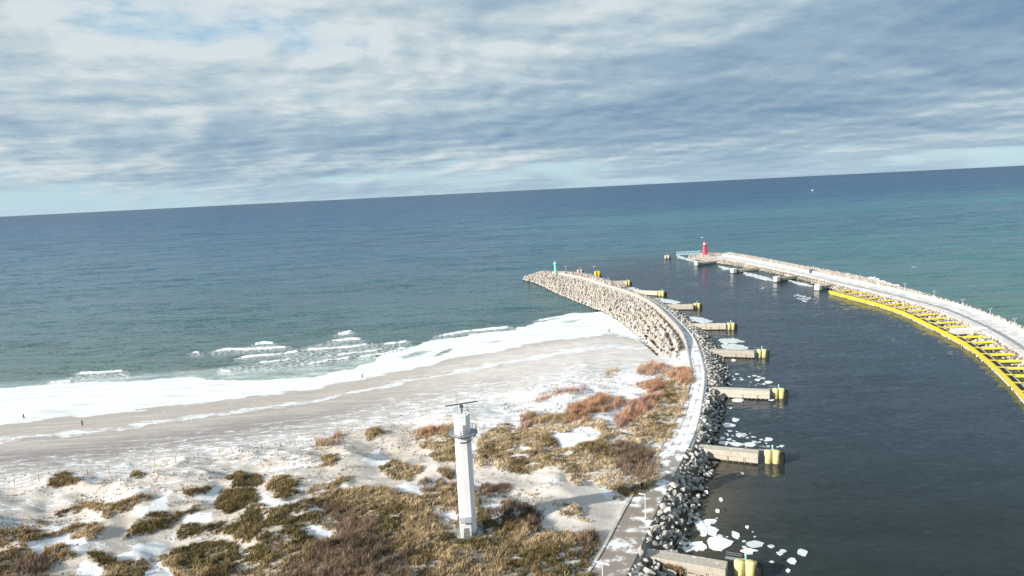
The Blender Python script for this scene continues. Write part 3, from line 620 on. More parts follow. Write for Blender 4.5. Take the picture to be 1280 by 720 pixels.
# east mole
EHEAD = 24
EX = extend(EC, 0, EHEAD, False); EXT, EXN = frames(EX); nE0 = EHEAD // 2
ew = width_to(EX, ESEA); ei = width_to(EX, EINN)
for i in range(nE0 + 3):
    k = head_scale(2 * nE0 - i, nE0 + 1, EHEAD) if i < nE0 else 1
    ew[i] = ew[nE0 + 4] * k; ei[i] = ei[nE0 + 4] * k
emole = thing('breakwater', 'long east breakwater with the red lighthouse at its tip and yellow quay fender', 'breakwater', tuple(EX[nE0]) + (0,))
secs = []
for i in range(len(EX)):
    k = 1 if i >= nE0 else head_scale(2 * nE0 - i, nE0 + 1, EHEAD); a_, b_ = ew[i], ei[i]
    secs.append([pt(EX, EXN, i, a_ + 1.5, -2.4), pt(EX, EXN, i, a_ - .5, -.4), pt(EX, EXN, i, a_ * .66, 2.6 * k), pt(EX, EXN, i, -min(4.5, b_ * .5), 2.6 * k), pt(EX, EXN, i, -(b_ - .5), -.3), pt(EX, EXN, i, -(b_ + 1.5), -2.4)])
child_fix(loft('core', secs, M_CORE, emole), emole)
def eo(i): return min(8.5, ew[i] * .62)
earc = np.r_[0, np.cumsum(np.hypot(*np.diff(EX, axis=0).T))]
def ein(i): return -min(5.0, ei[i] * .42)
ed = ribbon('roadway', EX, EXN, nE0 + 6, len(EX), lambda i: [(eo(i), 2.2), (eo(i), EZ)] + [(eo(i) + (ein(i) - eo(i)) * k / 9, EZ) for k in range(1, 9)] + [(ein(i), EZ), (ein(i), 2.0)], M_EDECK, emole, lambda i: float(sstep(150, 260, earc[i])))
ep = ribbon('parapet', EX, EXN, nE0 + 6, len(EX), lambda i: [(eo(i) + .02, 2.2), (eo(i) + .02, EZ + 1.1), (eo(i) + .8, EZ + 1.1), (eo(i) + .8, 2.2)], M_WBLK, emole)
# ------------------------------------------------------------------ tetrapods and boulders
def tri_proto(build):
    b = bmesh.new(); build(b); bmesh.ops.triangulate(b, faces=b.faces); bmesh.ops.recalc_face_normals(b, faces=b.faces)
    b.verts.ensure_lookup_table(); Vv = np.array([v.co[:] for v in b.verts]); Tt = np.array([[v.index for v in f.verts] for f in b.faces]); b.free(); return Vv, Tt
def tet(b):
    for k in range(4):
        dr = Vector((0, 0, 1)) if k == 3 else Vector((math.cos(k * 2 * PI / 3) * .943, math.sin(k * 2 * PI / 3) * .943, -.333))
        r = bmesh.ops.create_cone(b, cap_ends=True, segments=6, radius1=.50, radius2=.31, depth=1.45)
        bmesh.ops.transform(b, matrix=Matrix.Translation(dr * .72) @ dr.to_track_quat('Z', 'Y').to_matrix().to_4x4(), verts=r['verts'])
TET = tri_proto(tet)
def rock(seed, flat=.75):
    rs = random.Random(seed)
    def f(b):
        pts = []
        for _ in range(13):
            v = Vector((rs.gauss(0, 1), rs.gauss(0, 1), rs.gauss(0, 1))).normalized() * rs.uniform(.85, 1.08); pts.append(b.verts.new((v.x * rs.uniform(.8, 1.15), v.y * .8, v.z * flat)))
        r = bmesh.ops.convex_hull(b, input=pts)
        bad = [g for g in r['geom_interior'] + r['geom_unused'] if isinstance(g, bmesh.types.BMVert)]
        if bad: bmesh.ops.delete(b, geom=list(set(bad)), context='VERTS')
    return tri_proto(f)
ROCKS = [rock(s_) for s_ in range(9)]
def rot_mats(n, mode='any'):
    q = rng.normal(size=(n, 4)); q /= np.linalg.norm(q, axis=1)[:, None]
    if mode == 'up':   # random turn about z with a slight lean
        a_ = rng.uniform(0, 2 * PI, n); lx = rng.normal(0, .16, n); ly = rng.normal(0, .16, n)
        q = np.stack([np.cos(a_ / 2), lx, ly, np.sin(a_ / 2)], 1); q /= np.linalg.norm(q, axis=1)[:, None]
    w_, x_, y_, z_ = q.T
    return np.stack([1 - 2 * (y_ * y_ + z_ * z_), 2 * (x_ * y_ - w_ * z_), 2 * (x_ * z_ + w_ * y_), 2 * (x_ * y_ + w_ * z_), 1 - 2 * (x_ * x_ + z_ * z_), 2 * (y_ * z_ - w_ * x_),
                     2 * (x_ * z_ - w_ * y_), 2 * (y_ * z_ + w_ * x_), 1 - 2 * (x_ * x_ + y_ * y_)], 1).reshape(-1, 3, 3), q
def merge(protos, which, pos, R_, sc):
    Vs, Ts, rn, base = [], [], [], 0
    for k, (pv, pf) in enumerate(protos):
        m = which == k
        if not m.any(): continue
        v = np.einsum('nij,vj->nvi', R_[m], pv) * sc[m][:, None, None] + pos[m][:, None, :]; n_ = m.sum()
        Vs.append(v.reshape(-1, 3)); Ts.append((pf[None] + (np.arange(n_) * len(pv))[:, None, None]).reshape(-1, 3) + base)
        rn.append(np.repeat(rng.random(n_), len(pv))); base += n_ * len(pv)
    return np.vstack(Vs), np.vstack(Ts), np.concatenate(rn)
def place_kind(name, protos, pos, R_, quat, sc, m, cat, group, label_of, stuff_label, limit=300, which=None):
    n_ = len(pos); which = rng.integers(0, len(protos), n_) if which is None else which
    dist = np.linalg.norm(pos - [0, 0, H], axis=1) / sc; u_, v_ = project(pos[:, 0], pos[:, 1], pos[:, 2])
    vis = (u_ > 0) & (u_ < 1278) & (v_ < 716) & (v_ > 0); order = np.argsort(np.where(vis, dist, 1e9))[:limit]
    meshes = []
    for k, (pv, pf) in enumerate(protos):
        me_ = fast_mesh(name, pv, pf); me_.materials.append(m); meshes.append(me_)
    proto_o = bpy.data.objects.new(name, meshes[0]); first = True
    for i in order:
        o = proto_o if first else proto_o.copy(); first = False
        o.data = meshes[which[i]]; C.objects.link(o); o.rotation_mode = 'QUATERNION'; o.rotation_quaternion = tuple(map(float, quat[i])); o.location = tuple(map(float, pos[i])); o.scale = (float(sc[i]),) * 3
        tag(o, label_of(pos[i]), cat, group)
    rest = np.setdiff1d(np.arange(n_), order)
    if len(rest):
        v_, t_, r_ = merge(protos, which[rest], pos[rest], R_[rest], sc[rest]); me_ = fast_mesh(name + 's', v_, t_, attrs=dict(rnd=r_))
        tag(link(name + '_field', me_, m), stuff_label, cat, kind='stuff')
# tetrapods: rows following the curve, crest to toe
tp = []
for i in range(iw0, len(WX)):
    st = max(1, 1)
    hs = head_scale(i, nW, HEAD); row = i
    if i % 4 == 3: continue
    lo = 4.9 if i < nW else 0
    n_ = max(1, int((ww[i] - lo) / 2.7))
    for k in range(n_):
        f_ = (k + .5) / n_; o_ = lo + f_ * (ww[i] - lo); zc = 2.9 if i < nW else 2.9 * hs
        if (i + k) % 7 == 0 and random.random() < .3: continue
        p_ = pt(WX, WXN, i, o_ + random.uniform(-.12, .12), (zc + .75) * (1 - f_ ** 1.15) + .35 + random.uniform(-.2, .2)); p_ = (p_[0] + random.uniform(-.3, .3), p_[1] + random.uniform(-.3, .3), p_[2])
        if p_[1] < 300 and float(ground(p_[0], p_[1])) > 1.9 and o_ > 13 + (p_[1] - 262) * .4: continue
        tp.append(p_)
for i in range(nW - 42, len(WX)):      # harbour side of the head too
    lo = -4.6 if i < nW else 0; n_ = max(1, int((we[i] + lo) / 2.2))
    for k in range(n_):
        f_ = (k + .5) / n_; zc = 2.9 * (1 if i < nW else head_scale(i, nW, HEAD)); tp.append(pt(WX, WXN, i, lo - f_ * (we[i] + lo) + random.uniform(-.3, .3), (zc + .6) * (1 - f_) + .3 + random.uniform(-.2, .2)))
nw_t = len(tp)
for i in range(nE0 + 6, len(EX)):
    lo = eo(i) + 1.4; n_ = max(1, int((ew[i] - lo) / 2.0))
    for k in range(n_):
        f_ = (k + .5) / n_; tp.append(pt(EX, EXN, i, lo + f_ * (ew[i] - lo) + random.uniform(-.3, .3), 3.6 * (1 - f_) + .5 + random.uniform(-.3, .3)))
for i in range(0, nE0 + 22):           # head of the east mole
    hs = 1 if i >= nE0 else head_scale(2 * nE0 - i, nE0 + 1, EHEAD)
    for o_ in np.arange(-ei[i] + .5, ew[i] - .3, 2.1):
        if i >= nE0 + 6 and o_ > ein(i) - .6: continue
        w_ = ew[i] if o_ > 0 else ei[i]; tp.append(pt(EX, EXN, i, o_ + random.uniform(-.3, .3), (3.1 * hs) * (1 - (abs(o_) / w_) ** 1.6) + .5 + random.uniform(-.25, .25)))
tp = np.array(tp); R_, q_ = rot_mats(len(tp), 'up')
sc_ = rng.uniform(.95, 1.12, len(tp)) * np.where(np.arange(len(tp)) < nw_t, 1.22, 1.02)
def tet_label(p_):
    return 'pale concrete tetrapod packed in rows beside the walkway parapet' if seg_dist(np.array([p_[0]]), np.array([p_[1]]), [tuple(x) for x in WC[::4]])[0][0] < 11 else 'pale concrete tetrapod packed in rows at the edge of the snowy beach'
place_kind('tetrapod', [TET], tp, R_, q_, sc_, M_TET, 'tetrapod', 'tetrapods armouring the west breakwater', tet_label, 'packed pale concrete tetrapods covering the breakwater heads and seaward slopes')
print('tetrapods', len(tp))
# jetties: (root px, end px) on their top line, then the fender pair
JZ = 2.9
JET = [('I', (800, 689), (908, 707), (931, 712)), ('H', (866, 557), (948, 565), (965, 571)), ('G', (888, 485), (962, 488), (973, 492)), ('F', (893, 437), (943, 438.5), (952, 442)), ('E', (866, 405), (907, 404.5), (913.5, 408)),
       ('D', (838, 381), (866, 380.5), (871, 383)), ('C', (800, 363), (823, 364), (827, 367)), ('B', (757, 352), (781, 351), (784.5, 354))]
ordn = ['nearest the camera, with dry brown grass hanging over it', 'second nearest the camera', 'third nearest the camera, beside the bend of the walkway', 'fourth nearest the camera', 'fifth nearest the camera', 'third from the green beacon', 'second from the green beacon', 'closest to the green beacon']
jet_lines = []
for (nm, a_, b_, f_), od in zip(JET, ordn):
    A, B = P(*a_, JZ), P(*b_, JZ); dv = B - A; L = math.hypot(dv[0], dv[1]); az = math.atan2(dv[1], dv[0]); jet_lines.append((A[:2], B[:2]))
    r = thing('jetty', 'weathered west-side concrete jetty, ' + od, 'jetty', (A[0], A[1], 0), az, 'concrete jetties of the west breakwater')
    wd = 3.0
    MB().box((L / 2 - 2, 0, .95), (L + 4, wd, 1.3), bev=.05).box((L / 2 - 2, 0, JZ - .65), (L + 4.1, wd + .22, 1.36), bev=.08).build('beam', M_JET, r)
    k = MB()
    k.box((L / 2 - 1, 0, .35), (L + 1, wd - .6, .25))
    for j in range(int(L / 1.4)): k.tube((j * 1.4 + .6, -wd / 2 + .35, -2), (j * 1.4 + .6, -wd / 2 + .35, .5), .28, n=6); k.tube((j * 1.4 + .6, wd / 2 - .35, -2), (j * 1.4 + .6, wd / 2 - .35, .5), .28, n=6)
    k.build('piles', M_RUST, r)
    if nm in 'IHGFE':
        k = MB()
        for yy in (-wd / 2 - .05,):
            for xx in (L * .55, L * .80):
                for s_ in (-.2, .2): k.tube((xx + s_, yy, .2), (xx + s_, yy, 2.7), .035, n=4)
                for z_ in np.arange(.4, 2.7, .35): k.tube((xx - .2, yy, z_), (xx + .2, yy, z_), .025, n=4)
        k.build('ladder', M_RUST, r)
    Fp = P(*f_, 1.4); d2 = Fp[:2] - B[:2]
    dolphin = thing('mooring_dolphin', 'twin pale yellow fender cylinders off the jetty ' + od.split(', ')[0], 'dolphin', (Fp[0], Fp[1], 0), az, 'yellow mooring dolphins at the jetty ends')
    for s_, dx in ((-1, 0.1), (1, 0)):
        cyl = MB().lathe([(.95, -1.5), (.95, 3.1), (.85, 3.25), (.3, 3.3)], 14, (dx + s_ * .98, -.55 + (s_ > 0) * .35, 0)).build('fender_cylinder', M_PYEL, dolphin, True)
        for p in cyl.data.polygons: p.use_smooth = len(p.vertices) == 4
    MB().box((.1, .9, 2.0), (3.8, 1.5, 1.2), bev=.05).build('cap', M_PYEL, dolphin)
    k = MB(); k.box((2.35, .5, .9), (.55, 2.4, 3.0), bev=.2); [k.tube((2.7, yy, -.6), (2.7, yy, 2.2), .3, n=8) for yy in (-.3, .5, 1.3)]; k.build('rubber_fender', M_BLACK, dolphin)
    k = MB(); k.tube((.1, .6, 2.6), (.1, .6, 4.0), .16, n=6).tube((.1, .6, 4.0), (.1, .6, 4.35), .28, .1, n=8); k.build('beacon_light', M_GREEN, dolphin)
    gx_ = math.hypot(*d2); k = MB(); k.box((-gx_ / 2 - .4, 1.1, JZ - .3), (max(1.2, gx_ - 1.2), .8, .08)); [k.tube((-gx_ + .3, y_, JZ + .6), (-.6, y_, JZ + .6), .035, n=4) for y_ in (.75, 1.45)]; k.build('gangway', M_STEEL, dolphin)
# free-standing dolphins
def pile_group(px, col, lab, zt=3.4, extra=None):
    p = P(*px, .5); r = thing('mooring_dolphin', lab, 'dolphin', (p[0], p[1], 0), -.1)
    for s_ in (-1, 1): MB().lathe([(1.15, -1.5), (1.15, zt), (.9, zt + .2)], 12, (s_ * 1.3, 0, 0)).build('fender_cylinder', col, r, True)
    MB().box((0, .9, 1.6), (3.4, 1.6, 1.6), bev=.08).build('cap', col, r); MB().box((2.9, .2, 1.0), (.6, 2.6, 2.8), bev=.2).build('rubber_fender', M_BLACK, r)
    MB().tube((0, .4, 2.4), (0, .4, 5.0), .16, n=6).tube((0, .4, 5.0), (0, .4, 5.5), .35, .1, n=8).build('beacon_light', M_YEL, r)
pile_group((746.8, 345), M_YEL, 'yellow mooring dolphin standing alone behind the west breakwater tetrapods', 4.2)
pile_group((725, 341.5), M_TET, 'pale concrete mooring dolphin nearest the green beacon')
pile_group((834, 323), M_TET, 'pale concrete mooring dolphin off the tip of the east breakwater')
# boulders on the harbour side of the west mole and promenade
bp = []
for i in range(6, nW - 44):
    sz = 1.0 + .28 * float(sstep(300, 150, WC[i, 1])); step = 1.0 * sz
    if WC[i, 1] < 300: reps = 2
    else: reps = 2
    for o_ in np.arange(3.6 if WC[i, 1] > 185 else 3.7, we[i] + .6, step * .78):
        for _ in range(1 if sz > 1.2 else 1):
            f_ = max(0, (o_ - 4.2) / max(1, we[i] - 4.2))
            if random.random() < .10: continue
            x_, y_, z_ = pt(WC, WN, i, -(o_ + random.uniform(-.35, .35)), (WZ - .35) * (1 - f_) - .05 + random.uniform(-.15, .3)); y_ += random.uniform(-.9, .9)
            bp.append((x_, y_, z_, sz * random.choice((.42, .52, .64, .78, .95))))
nb0 = len(bp)
for i in range(nE0 + 14, len(EX)):
    lo = -ein(i) + .4
    for o_ in np.arange(lo, ei[i] + .5, 1.35):
        f_ = (o_ - lo) / max(1, ei[i] - lo); x_, y_, z_ = pt(EX, EXN, i, -(o_ + random.uniform(-.4, .4)), 2.7 * (1 - f_) + random.uniform(-.1, .35)); bp.append((x_, y_ + random.uniform(-.9, .9), z_, random.uniform(.6, 1.15)))
bp = np.array(bp)
keep = np.ones(len(bp), bool)          # no boulder inside a jetty beam
for A, B in jet_lines:
    dd, _, _ = seg_dist(bp[:, 0], bp[:, 1], [tuple(A), tuple(B)]); keep &= ~((dd < 2.0) & (bp[:, 2] < 9))
wb = np.arange(len(bp)) < nb0
for msk, m_, nm in ((wb & keep, M_ROCK, 'boulder'), (~wb & keep, M_RUB, 'rubble')):
    q = bp[msk]; R_, qt = rot_mats(len(q)); 
    if nm == 'boulder':
        def bl(p_):
            y = p_[1]; k_ = [(j[0][1] + j[1][1]) / 2 for j in jet_lines]
            if y < k_[0]: return 'grey angular boulder below the promenade on the near side of the nearest jetty'
            for n2_, (lo_, hi_) in enumerate(zip(k_[:-1], k_[1:])):
                if y < hi_: return 'grey angular boulder between the %s jetties counted from the camera' % ['first and second', 'second and third', 'third and fourth', 'fourth and fifth', 'fifth and sixth', 'sixth and seventh', 'seventh and eighth'][n2_]
            return 'grey angular boulder beside the walkway near the green beacon'
        place_kind('boulder', ROCKS, q[:, :3], R_, qt, q[:, 3], m_, 'boulder', 'boulders along the harbour edge of the walkway', bl, 'small grey riprap boulders along the harbour side of the west walkway')
    else:
        v_, t_, r_ = merge(ROCKS, rng.integers(0, 9, len(q)), q[:, :3], R_, q[:, 3]); tag(link('rubble', fast_mesh('rubble', v_, t_, attrs=dict(rnd=r_)), m_), 'brownish snow-dusted rubble on the harbour side of the east breakwater', 'rubble', kind='stuff')
print('boulders', len(bp))
me_s = [fast_mesh('boulder', *ROCKS[k]) for k in range(3)]
for k in range(26):
    f_ = k / 25; c_ = P(1085 + 38 * f_ + random.uniform(-3, 3), 349.5 + 11 * f_ + random.uniform(-2.5, 1.5), 1.2); me_ = me_s[k % 3]
    if not me_.materials: me_.materials.append(M_SNOWROCK)
    o = bpy.data.objects.new('boulder', me_); C.objects.link(o); o.location = tuple(c_); s_ = random.uniform(1.6, 3.0); o.scale = (s_ * 1.2, s_, s_ * .8); o.rotation_euler = (random.random(), random.random(), random.random() * 6)
    tag(o, 'large snow-covered boulder heaped on the sea side of the east breakwater', 'boulder', 'snowy boulders on the sea side of the east breakwater')
# ------------------------------------------------------------------ east side: fender quay, block jetties, lighthouse, bridge
FPX = [(1036, 363), (1066, 371), (1093, 377.5), (1119, 385.5), (1135, 391.5), (1164, 406), (1185, 416), (1209, 429), (1227, 443), (1248.5, 461), (1270, 483), (1290, 505), (1320, 545)]
FL = smooth_line([tuple(P(*q, 2.2)[:2]) for q in FPX], 2.0, 2); FT, FN = frames(FL)       # runs south; +normal = land side (east)
fw = thing('fender_wall', 'long bright yellow steel fender wall along the east breakwater quay', 'fender wall', tuple(FL[0]) + (0,))
nF = len(FL)
ribbon('waling', FL, FN, 0, nF, lambda i: [(0, .35), (0, 2.15), (.5, 2.15), (.5, .35)], M_YEL, fw)
ribbon('grating_deck', FL, FN, 0, nF, lambda i: [(.52, 1.6), (.52, 1.95), (2.3, 1.95), (2.3, 1.6)], M_BLACK, fw)
ribbon('inner_beam', FL, FN, 0, nF, lambda i: [(2.32, 1.0), (2.32, 2.1), (2.62, 2.1), (2.62, 1.0)], M_PAR, fw)
k = MB(); arc = 0
for i in range(0, nF - 1):
    for f_ in (0, .5):
        c_ = FL[i] * (1 - f_) + FL[i + 1] * f_; k.tube((c_[0] + FN[i, 0] * .3, c_[1] + FN[i, 1] * .3, -2.0), (c_[0] + FN[i, 0] * .3, c_[1] + FN[i, 1] * .3, .4), .26, n=6)
child_fix(k.build('sheet_piling', M_RUST, fw), fw)
k = MB()
for i in range(0, nF - 1):
    for f_ in (.1, .45, .8):
        if random.random() < .25: continue
        c_ = FL[i] * (1 - f_) + FL[i + 1] * f_; l_ = random.uniform(.15, .45); k.box((c_[0] - FN[i, 0] * .03, c_[1] - FN[i, 1] * .03, .35 - l_ / 2), (.2, .2, l_), rz=.4)
child_fix(k.build('icicle_fringe', M_ICE, fw), fw)
brz = []
for i in range(2, nF - 1, 5):
    a_ = Vector((FL[i, 0], FL[i, 1], 0)); n_ = Vector((FN[i, 0], FN[i, 1], 0)); t_ = Vector((FT[i, 0], FT[i, 1], 0))
    k = MB(); p0 = a_ + n_ * .1; k.box(tuple(a_ + n_ * 1.3 + Vector((0, 0, 2.12))), (2.6, .32, .3), rz=math.atan2(n_.y, n_.x)); child_fix(k.build('cross_tie', M_YEL, fw), fw)
    d_ = float(seg_dist(np.array([a_.x]), np.array([a_.y]), EINN)[0][0]) + 2.5 + (i * 7 % 5)
    k = MB(); e_ = a_ + n_ * d_
    for s_ in (-1, 1): k.tube(a_ + n_ * 2.5 + t_ * s_ * 1.1 + Vector((0, 0, 1.7)), e_ + t_ * s_ * .55 + Vector((0, 0, 2.3)), .28, n=8)
    k.tube(a_ + n_ * (2.5 + d_ * .4) + t_ * .9 + Vector((0, 0, 1.9)), a_ + n_ * (2.5 + d_ * .4) - t_ * .9 + Vector((0, 0, 1.9)), .14, n=6)
    k.box(tuple(e_ + Vector((0, 0, 2.2))), (1.0, 2.2, 1.0), rz=math.atan2(n_.y, n_.x)); child_fix(k.build('brace', M_YEL, fw), fw)
# concrete block half-buried in the rubble
a_ = P(1211, 413.5, 2.5); o = MB().box(tuple(a_), (15, 3.0, 2.2), rz=.03, bev=.15).build('concrete_block', M_WBLK); tag(o, 'long whitish concrete block lying behind the yellow fender braces', 'block')
# block-ended jetties
lab = ['nearest the red lighthouse', 'second from the red lighthouse', 'third from the red lighthouse', 'next to the end of the yellow fender wall']
for (bx, ex_), l_ in zip([((871.5, 330), (903, 326)), ((917, 339), (955, 335)), ((971, 349.5), (1004, 345)), ((1023, 360), (1062, 353))], lab):
    A, B = P(*bx, 1.5), P(*ex_, 1.5); dv = B - A; L = math.hypot(dv[0], dv[1]); az = math.atan2(dv[1], dv[0]); L = min(L, 34)
    r = thing('jetty', 'white-ended concrete jetty of the east breakwater, ' + l_, 'jetty', (A[0], A[1], 0), az, 'block-ended jetties of the east breakwater')
    MB().box((0, 0, 1.2), (3.6, 3.6, 4.8), bev=.2).build('end_block', M_WBLK, r); MB().box((2.2, 0, .9), (.8, 3.2, 3.2), bev=.15).build('rubber_fender', M_BLACK, r)
    MB().box((L / 2 + 3, 0, 1.6), (L - 1, 3.0, 2.0), bev=.15).build('beam', M_JET, r)
    k = MB(); k.box((L / 2 + 3, 0, .62), (L - 2, 2.8, .3)); [k.tube((4 + j * 1.6, y_, -2), (4 + j * 1.6, y_, .7), .25, n=6) for j in range(int(L / 1.8)) for y_ in (-1.2, 1.2)]; k.build('piles', M_RUST, r)
# red lighthouse
p = P(881, 319, 3.6); lh = thing('lighthouse', 'small bright red lighthouse on the tip of the east breakwater', 'lighthouse', (p[0], p[1], 3.2))
MB().lathe([(4.2, -1), (4.2, .5), (3.9, .6)], 16).build('base', M_JET, lh)
o = MB().lathe([(3.1, .55), (2.7, 2.5), (2.1, 3.2), (1.75, 6.5), (1.6, 9.3)], 12).build('tower', M_RED, lh)
MB().lathe([(1.6, 9.3), (2.5, 9.7), (2.5, 10.0), (1.2, 10.05)], 12).build('gallery', M_RED, lh)
k = MB(); k.ring((0, 0, 11.0), 2.4, .05, 12); k.ring((0, 0, 10.5), 2.4, .04, 12); [k.tube((2.4 * math.cos(a_), 2.4 * math.sin(a_), 10), (2.4 * math.cos(a_), 2.4 * math.sin(a_), 11), .04, n=4) for a_ in np.arange(0, 2 * PI, PI / 6)]; k.build('railing', M_RED, lh)
ln = MB().lathe([(1.2, 10.02), (1.2, 11.9), (.9, 11.95)], 10).build('lantern', M_GLASS, lh)
MB().lathe([(1.45, 11.96), (.7, 12.7), (.15, 13.0), (.06, 14.2)], 10).build('dome', M_RED, ln)
MB().box((-2.9, -.5, 1.6), (.25, 1.1, 2.0), taper=.98).build('door', M_WHITE, lh)
for z_ in (4.6, 7.3): MB().box((-1.3, -1.5, z_), (.5, .5, .9), rz=.85).build('window', M_GLASS, lh)
# green beacon
p = P(694.5, 344, 3.8); gb = thing('beacon_tower', 'slim pale green beacon tower on the tip of the west breakwater', 'beacon', (p[0], p[1], 3.4))
MB().lathe([(2.4, -.6), (2.4, .5), (2.2, .6)], 12).build('base', M_JET, gb)
MB().lathe([(1.35, .6), (.95, 1.8), (.8, 8.6)], 12).build('column', M_GREEN, gb)
MB().lathe([(.8, 8.6), (1.6, 9.2), (1.6, 9.45), (.9, 9.47)], 12).build('gallery', M_GREEN, gb)
k = MB(); k.ring((0, 0, 10.4), 1.55, .05, 10); [k.tube((1.55 * math.cos(a_), 1.55 * math.sin(a_), 9.4), (1.55 * math.cos(a_), 1.55 * math.sin(a_), 10.4), .05, n=4) for a_ in np.arange(0, 2 * PI, PI / 4)]; k.build('railing', M_GREEN, gb)
ln = MB().lathe([(.75, 9.48), (.75, 10.7)], 10).build('lantern', M_GLASS, gb); MB().lathe([(.95, 10.72), (.4, 11.2), (.05, 11.3), (.04, 12)], 10).build('roof', M_GREEN, ln)
# pale blue footbridge at the east tip
A, B = P(846, 318, 4.5), P(877, 316.5, 4.5); dv = B - A; L = math.hypot(dv[0], dv[1]); fb = thing('footbridge', 'pale blue steel lattice footbridge running off the east breakwater tip', 'bridge', (A[0], A[1], 4.2), math.atan2(dv[1], dv[0]))
MB().box((L / 2, 0, 0), (L, 2.2, .35)).build('deck', M_BLUE, fb)
for y_ in (-1.1, 1.1):
    k = MB(); n_ = int(L / 2.4)
    for z_ in (.3, 2.6): k.tube((0, y_, z_), (L, y_, z_), .11, n=5)
    for j in range(n_): x_ = j * L / n_; k.tube((x_, y_, .2), (x_, y_, 2.6), .09, n=4); k.tube((x_, y_, .3 if j % 2 else 2.6), (x_ + L / n_, y_, 2.6 if j % 2 else .3), .08, n=4)
    k.build('lattice_side', M_BLUE, fb)
k = MB(); [k.tube((x_, y_, -6), (x_, y_, -.1), .35, n=8) for x_ in (1.2, L * .5) for y_ in (-.8, .8)]; k.build('piles', M_TET, fb)
# dark kiosk on the east roadway
p = P(1015, 341, EZ); kb = thing('equipment_cabin', 'small dark cabin standing on the east breakwater roadway', 'cabin', (p[0], p[1], EZ), .3)
MB().box((0, 0, 1.2), (3.6, 2.2, 2.4), bev=.05).build('body', M_DSTEEL, kb); MB().box((0, 0, 2.5), (4.0, 2.6, .2)).build('roof', M_STEEL, kb); MB().box((-.6, -1.12, 1.0), (.9, .08, 1.9)).build('door', M_STEEL, kb)
# ------------------------------------------------------------------ lamp posts
def lamp_post(two=False):
    r = thing('lamp_post', 'x', 'lamp post')
    MB().lathe([(.22, -.1), (.22, .35), (.12, .45)], 8).build('base', M_STEEL, r)
    MB().tube((0, 0, .3), (0, 0, 5.5), .075, .05, n=8).build('pole', M_WHITE, r)
    hd = MB(); hd.tube((-.9 if two else 0, 0, 5.5), (.9, 0, 5.5), .05, n=5)
    for s_ in ((-1, 1) if two else (1,)): hd.box((s_ * .95, 0, 5.5), (.75, .3, .14), bev=.04)
    hd.build('lamp_head', M_WHITE, r); return r
single, double = lamp_post(), lamp_post(True)
lw = [((807, 650), 'white lamp post at the top of the boulders beside the muddy promenade, nearest whole one'), ((866, 422), 'white lamp post on the boulders between the fourth and fifth jetties, nearer one of two'), ((852, 408), 'white lamp post on the boulders just before the fifth jetty, farther of two'),
      ((761.6, 358), 'white lamp post where the tetrapods meet the jetty closest to the green beacon'), ((707.5, 341), 'white lamp post just right of the green beacon'), ((754, 742), 'white lamp post at the lower edge of the picture on the muddy promenade')]
for j, (px, l_) in enumerate(lw):
    o = (double if j == 5 else single) if j in (0,) else copy_tree(double if j == 5 else single)
    q = P(*px, WZ); o.location = (q[0], q[1], WZ); o.rotation_euler = (0, 0, 2.6); tag(o, l_, 'lamp post', 'lamp posts on the west breakwater')
es = [(964, 331.5), (990, 337), (1017, 341.5), (1060, 351), (1098, 358), (1131, 365), (1167.5, 375.5), (1203, 387), (1237.5, 399.5), (1268, 413)]
en = ['closest to the red lighthouse', 'second from the red lighthouse', 'third from the red lighthouse, by the dark cabin', 'fourth from the red lighthouse', 'fifth from the red lighthouse, beside snowy boulders', 'sixth from the red lighthouse', 'seventh from the red lighthouse', 'eighth from the red lighthouse', 'ninth from the red lighthouse', 'tenth from the red lighthouse, at the right edge']
for j, (px, l_) in enumerate(zip(es, en)):
    o = double if j == 0 else copy_tree(double); q = P(*px, EZ + .3); o.location = (q[0], q[1], EZ); o.rotation_euler = (0, 0, .4); o.scale = (.95,) * 3; tag(o, 'white double lamp post on the east breakwater, ' + l_.replace(' from the red lighthouse',' from the lighthouse'), 'lamp post', 'lamp posts on the east breakwater')
# ------------------------------------------------------------------ radar tower
tw = thing('radar_tower', 'tall white radar tower with ring balcony standing in the dune grass', 'tower', (TB[0], TB[1], 5.0), math.radians(8))
MB().lathe([(2.9, -1.2), (2.9, .55), (2.8, .62)], 24).build('plinth', M_STEEL, tw)
MB().lathe([(1.78, .5), (1.72, 10), (1.66, 21.2)], 8, rot=PI / 8).build('shaft', M_WHITE, tw)
MB().lathe([(1.66, 21.2), (1.68, 24.6), (1.74, 24.62), (1.74, 24.85)], 8, rot=PI / 8).build('cabin', M_WHITE, tw)
k = MB()
for a_ in np.arange(0, 2 * PI, PI / 8): k.tube((2.75 * math.cos(a_), 2.75 * math.sin(a_), .6), (2.75 * math.cos(a_), 2.75 * math.sin(a_), 1.75), .035, n=4)
k.ring((0, 0, 1.75), 2.75, .045, 28); k.ring((0, 0, 1.2), 2.75, .03, 28); k.build('base_railing', M_STEEL, tw)
# balcony with brackets
bl_ = MB().lathe([(1.75, 20.84), (2.85, 20.86), (2.85, 21.0), (1.7, 21.01)], 24).build('balcony', M_STEEL, tw)
k = MB()
for a_ in np.arange(0, 2 * PI, PI / 9): k.tube((2.78 * math.cos(a_), 2.78 * math.sin(a_), 21), (2.78 * math.cos(a_), 2.78 * math.sin(a_), 22.15), .032, n=4)
for z_ in (21.4, 21.8, 22.15): k.ring((0, 0, z_), 2.78, .035, 30)
k.ring((0, 0, 20.95), 2.86, .10, 30)
k.build('railing', M_DSTEEL, bl_)
k = MB()
for a_ in np.arange(PI / 8, 2 * PI, PI / 4): k.tube((1.65 * math.cos(a_), 1.65 * math.sin(a_), 19.5), (2.75 * math.cos(a_), 2.75 * math.sin(a_), 20.8), .06, n=4)
k.ring((0, 0, 19.5), 1.75, .06, 16); k.build('bracket', M_DSTEEL, bl_)
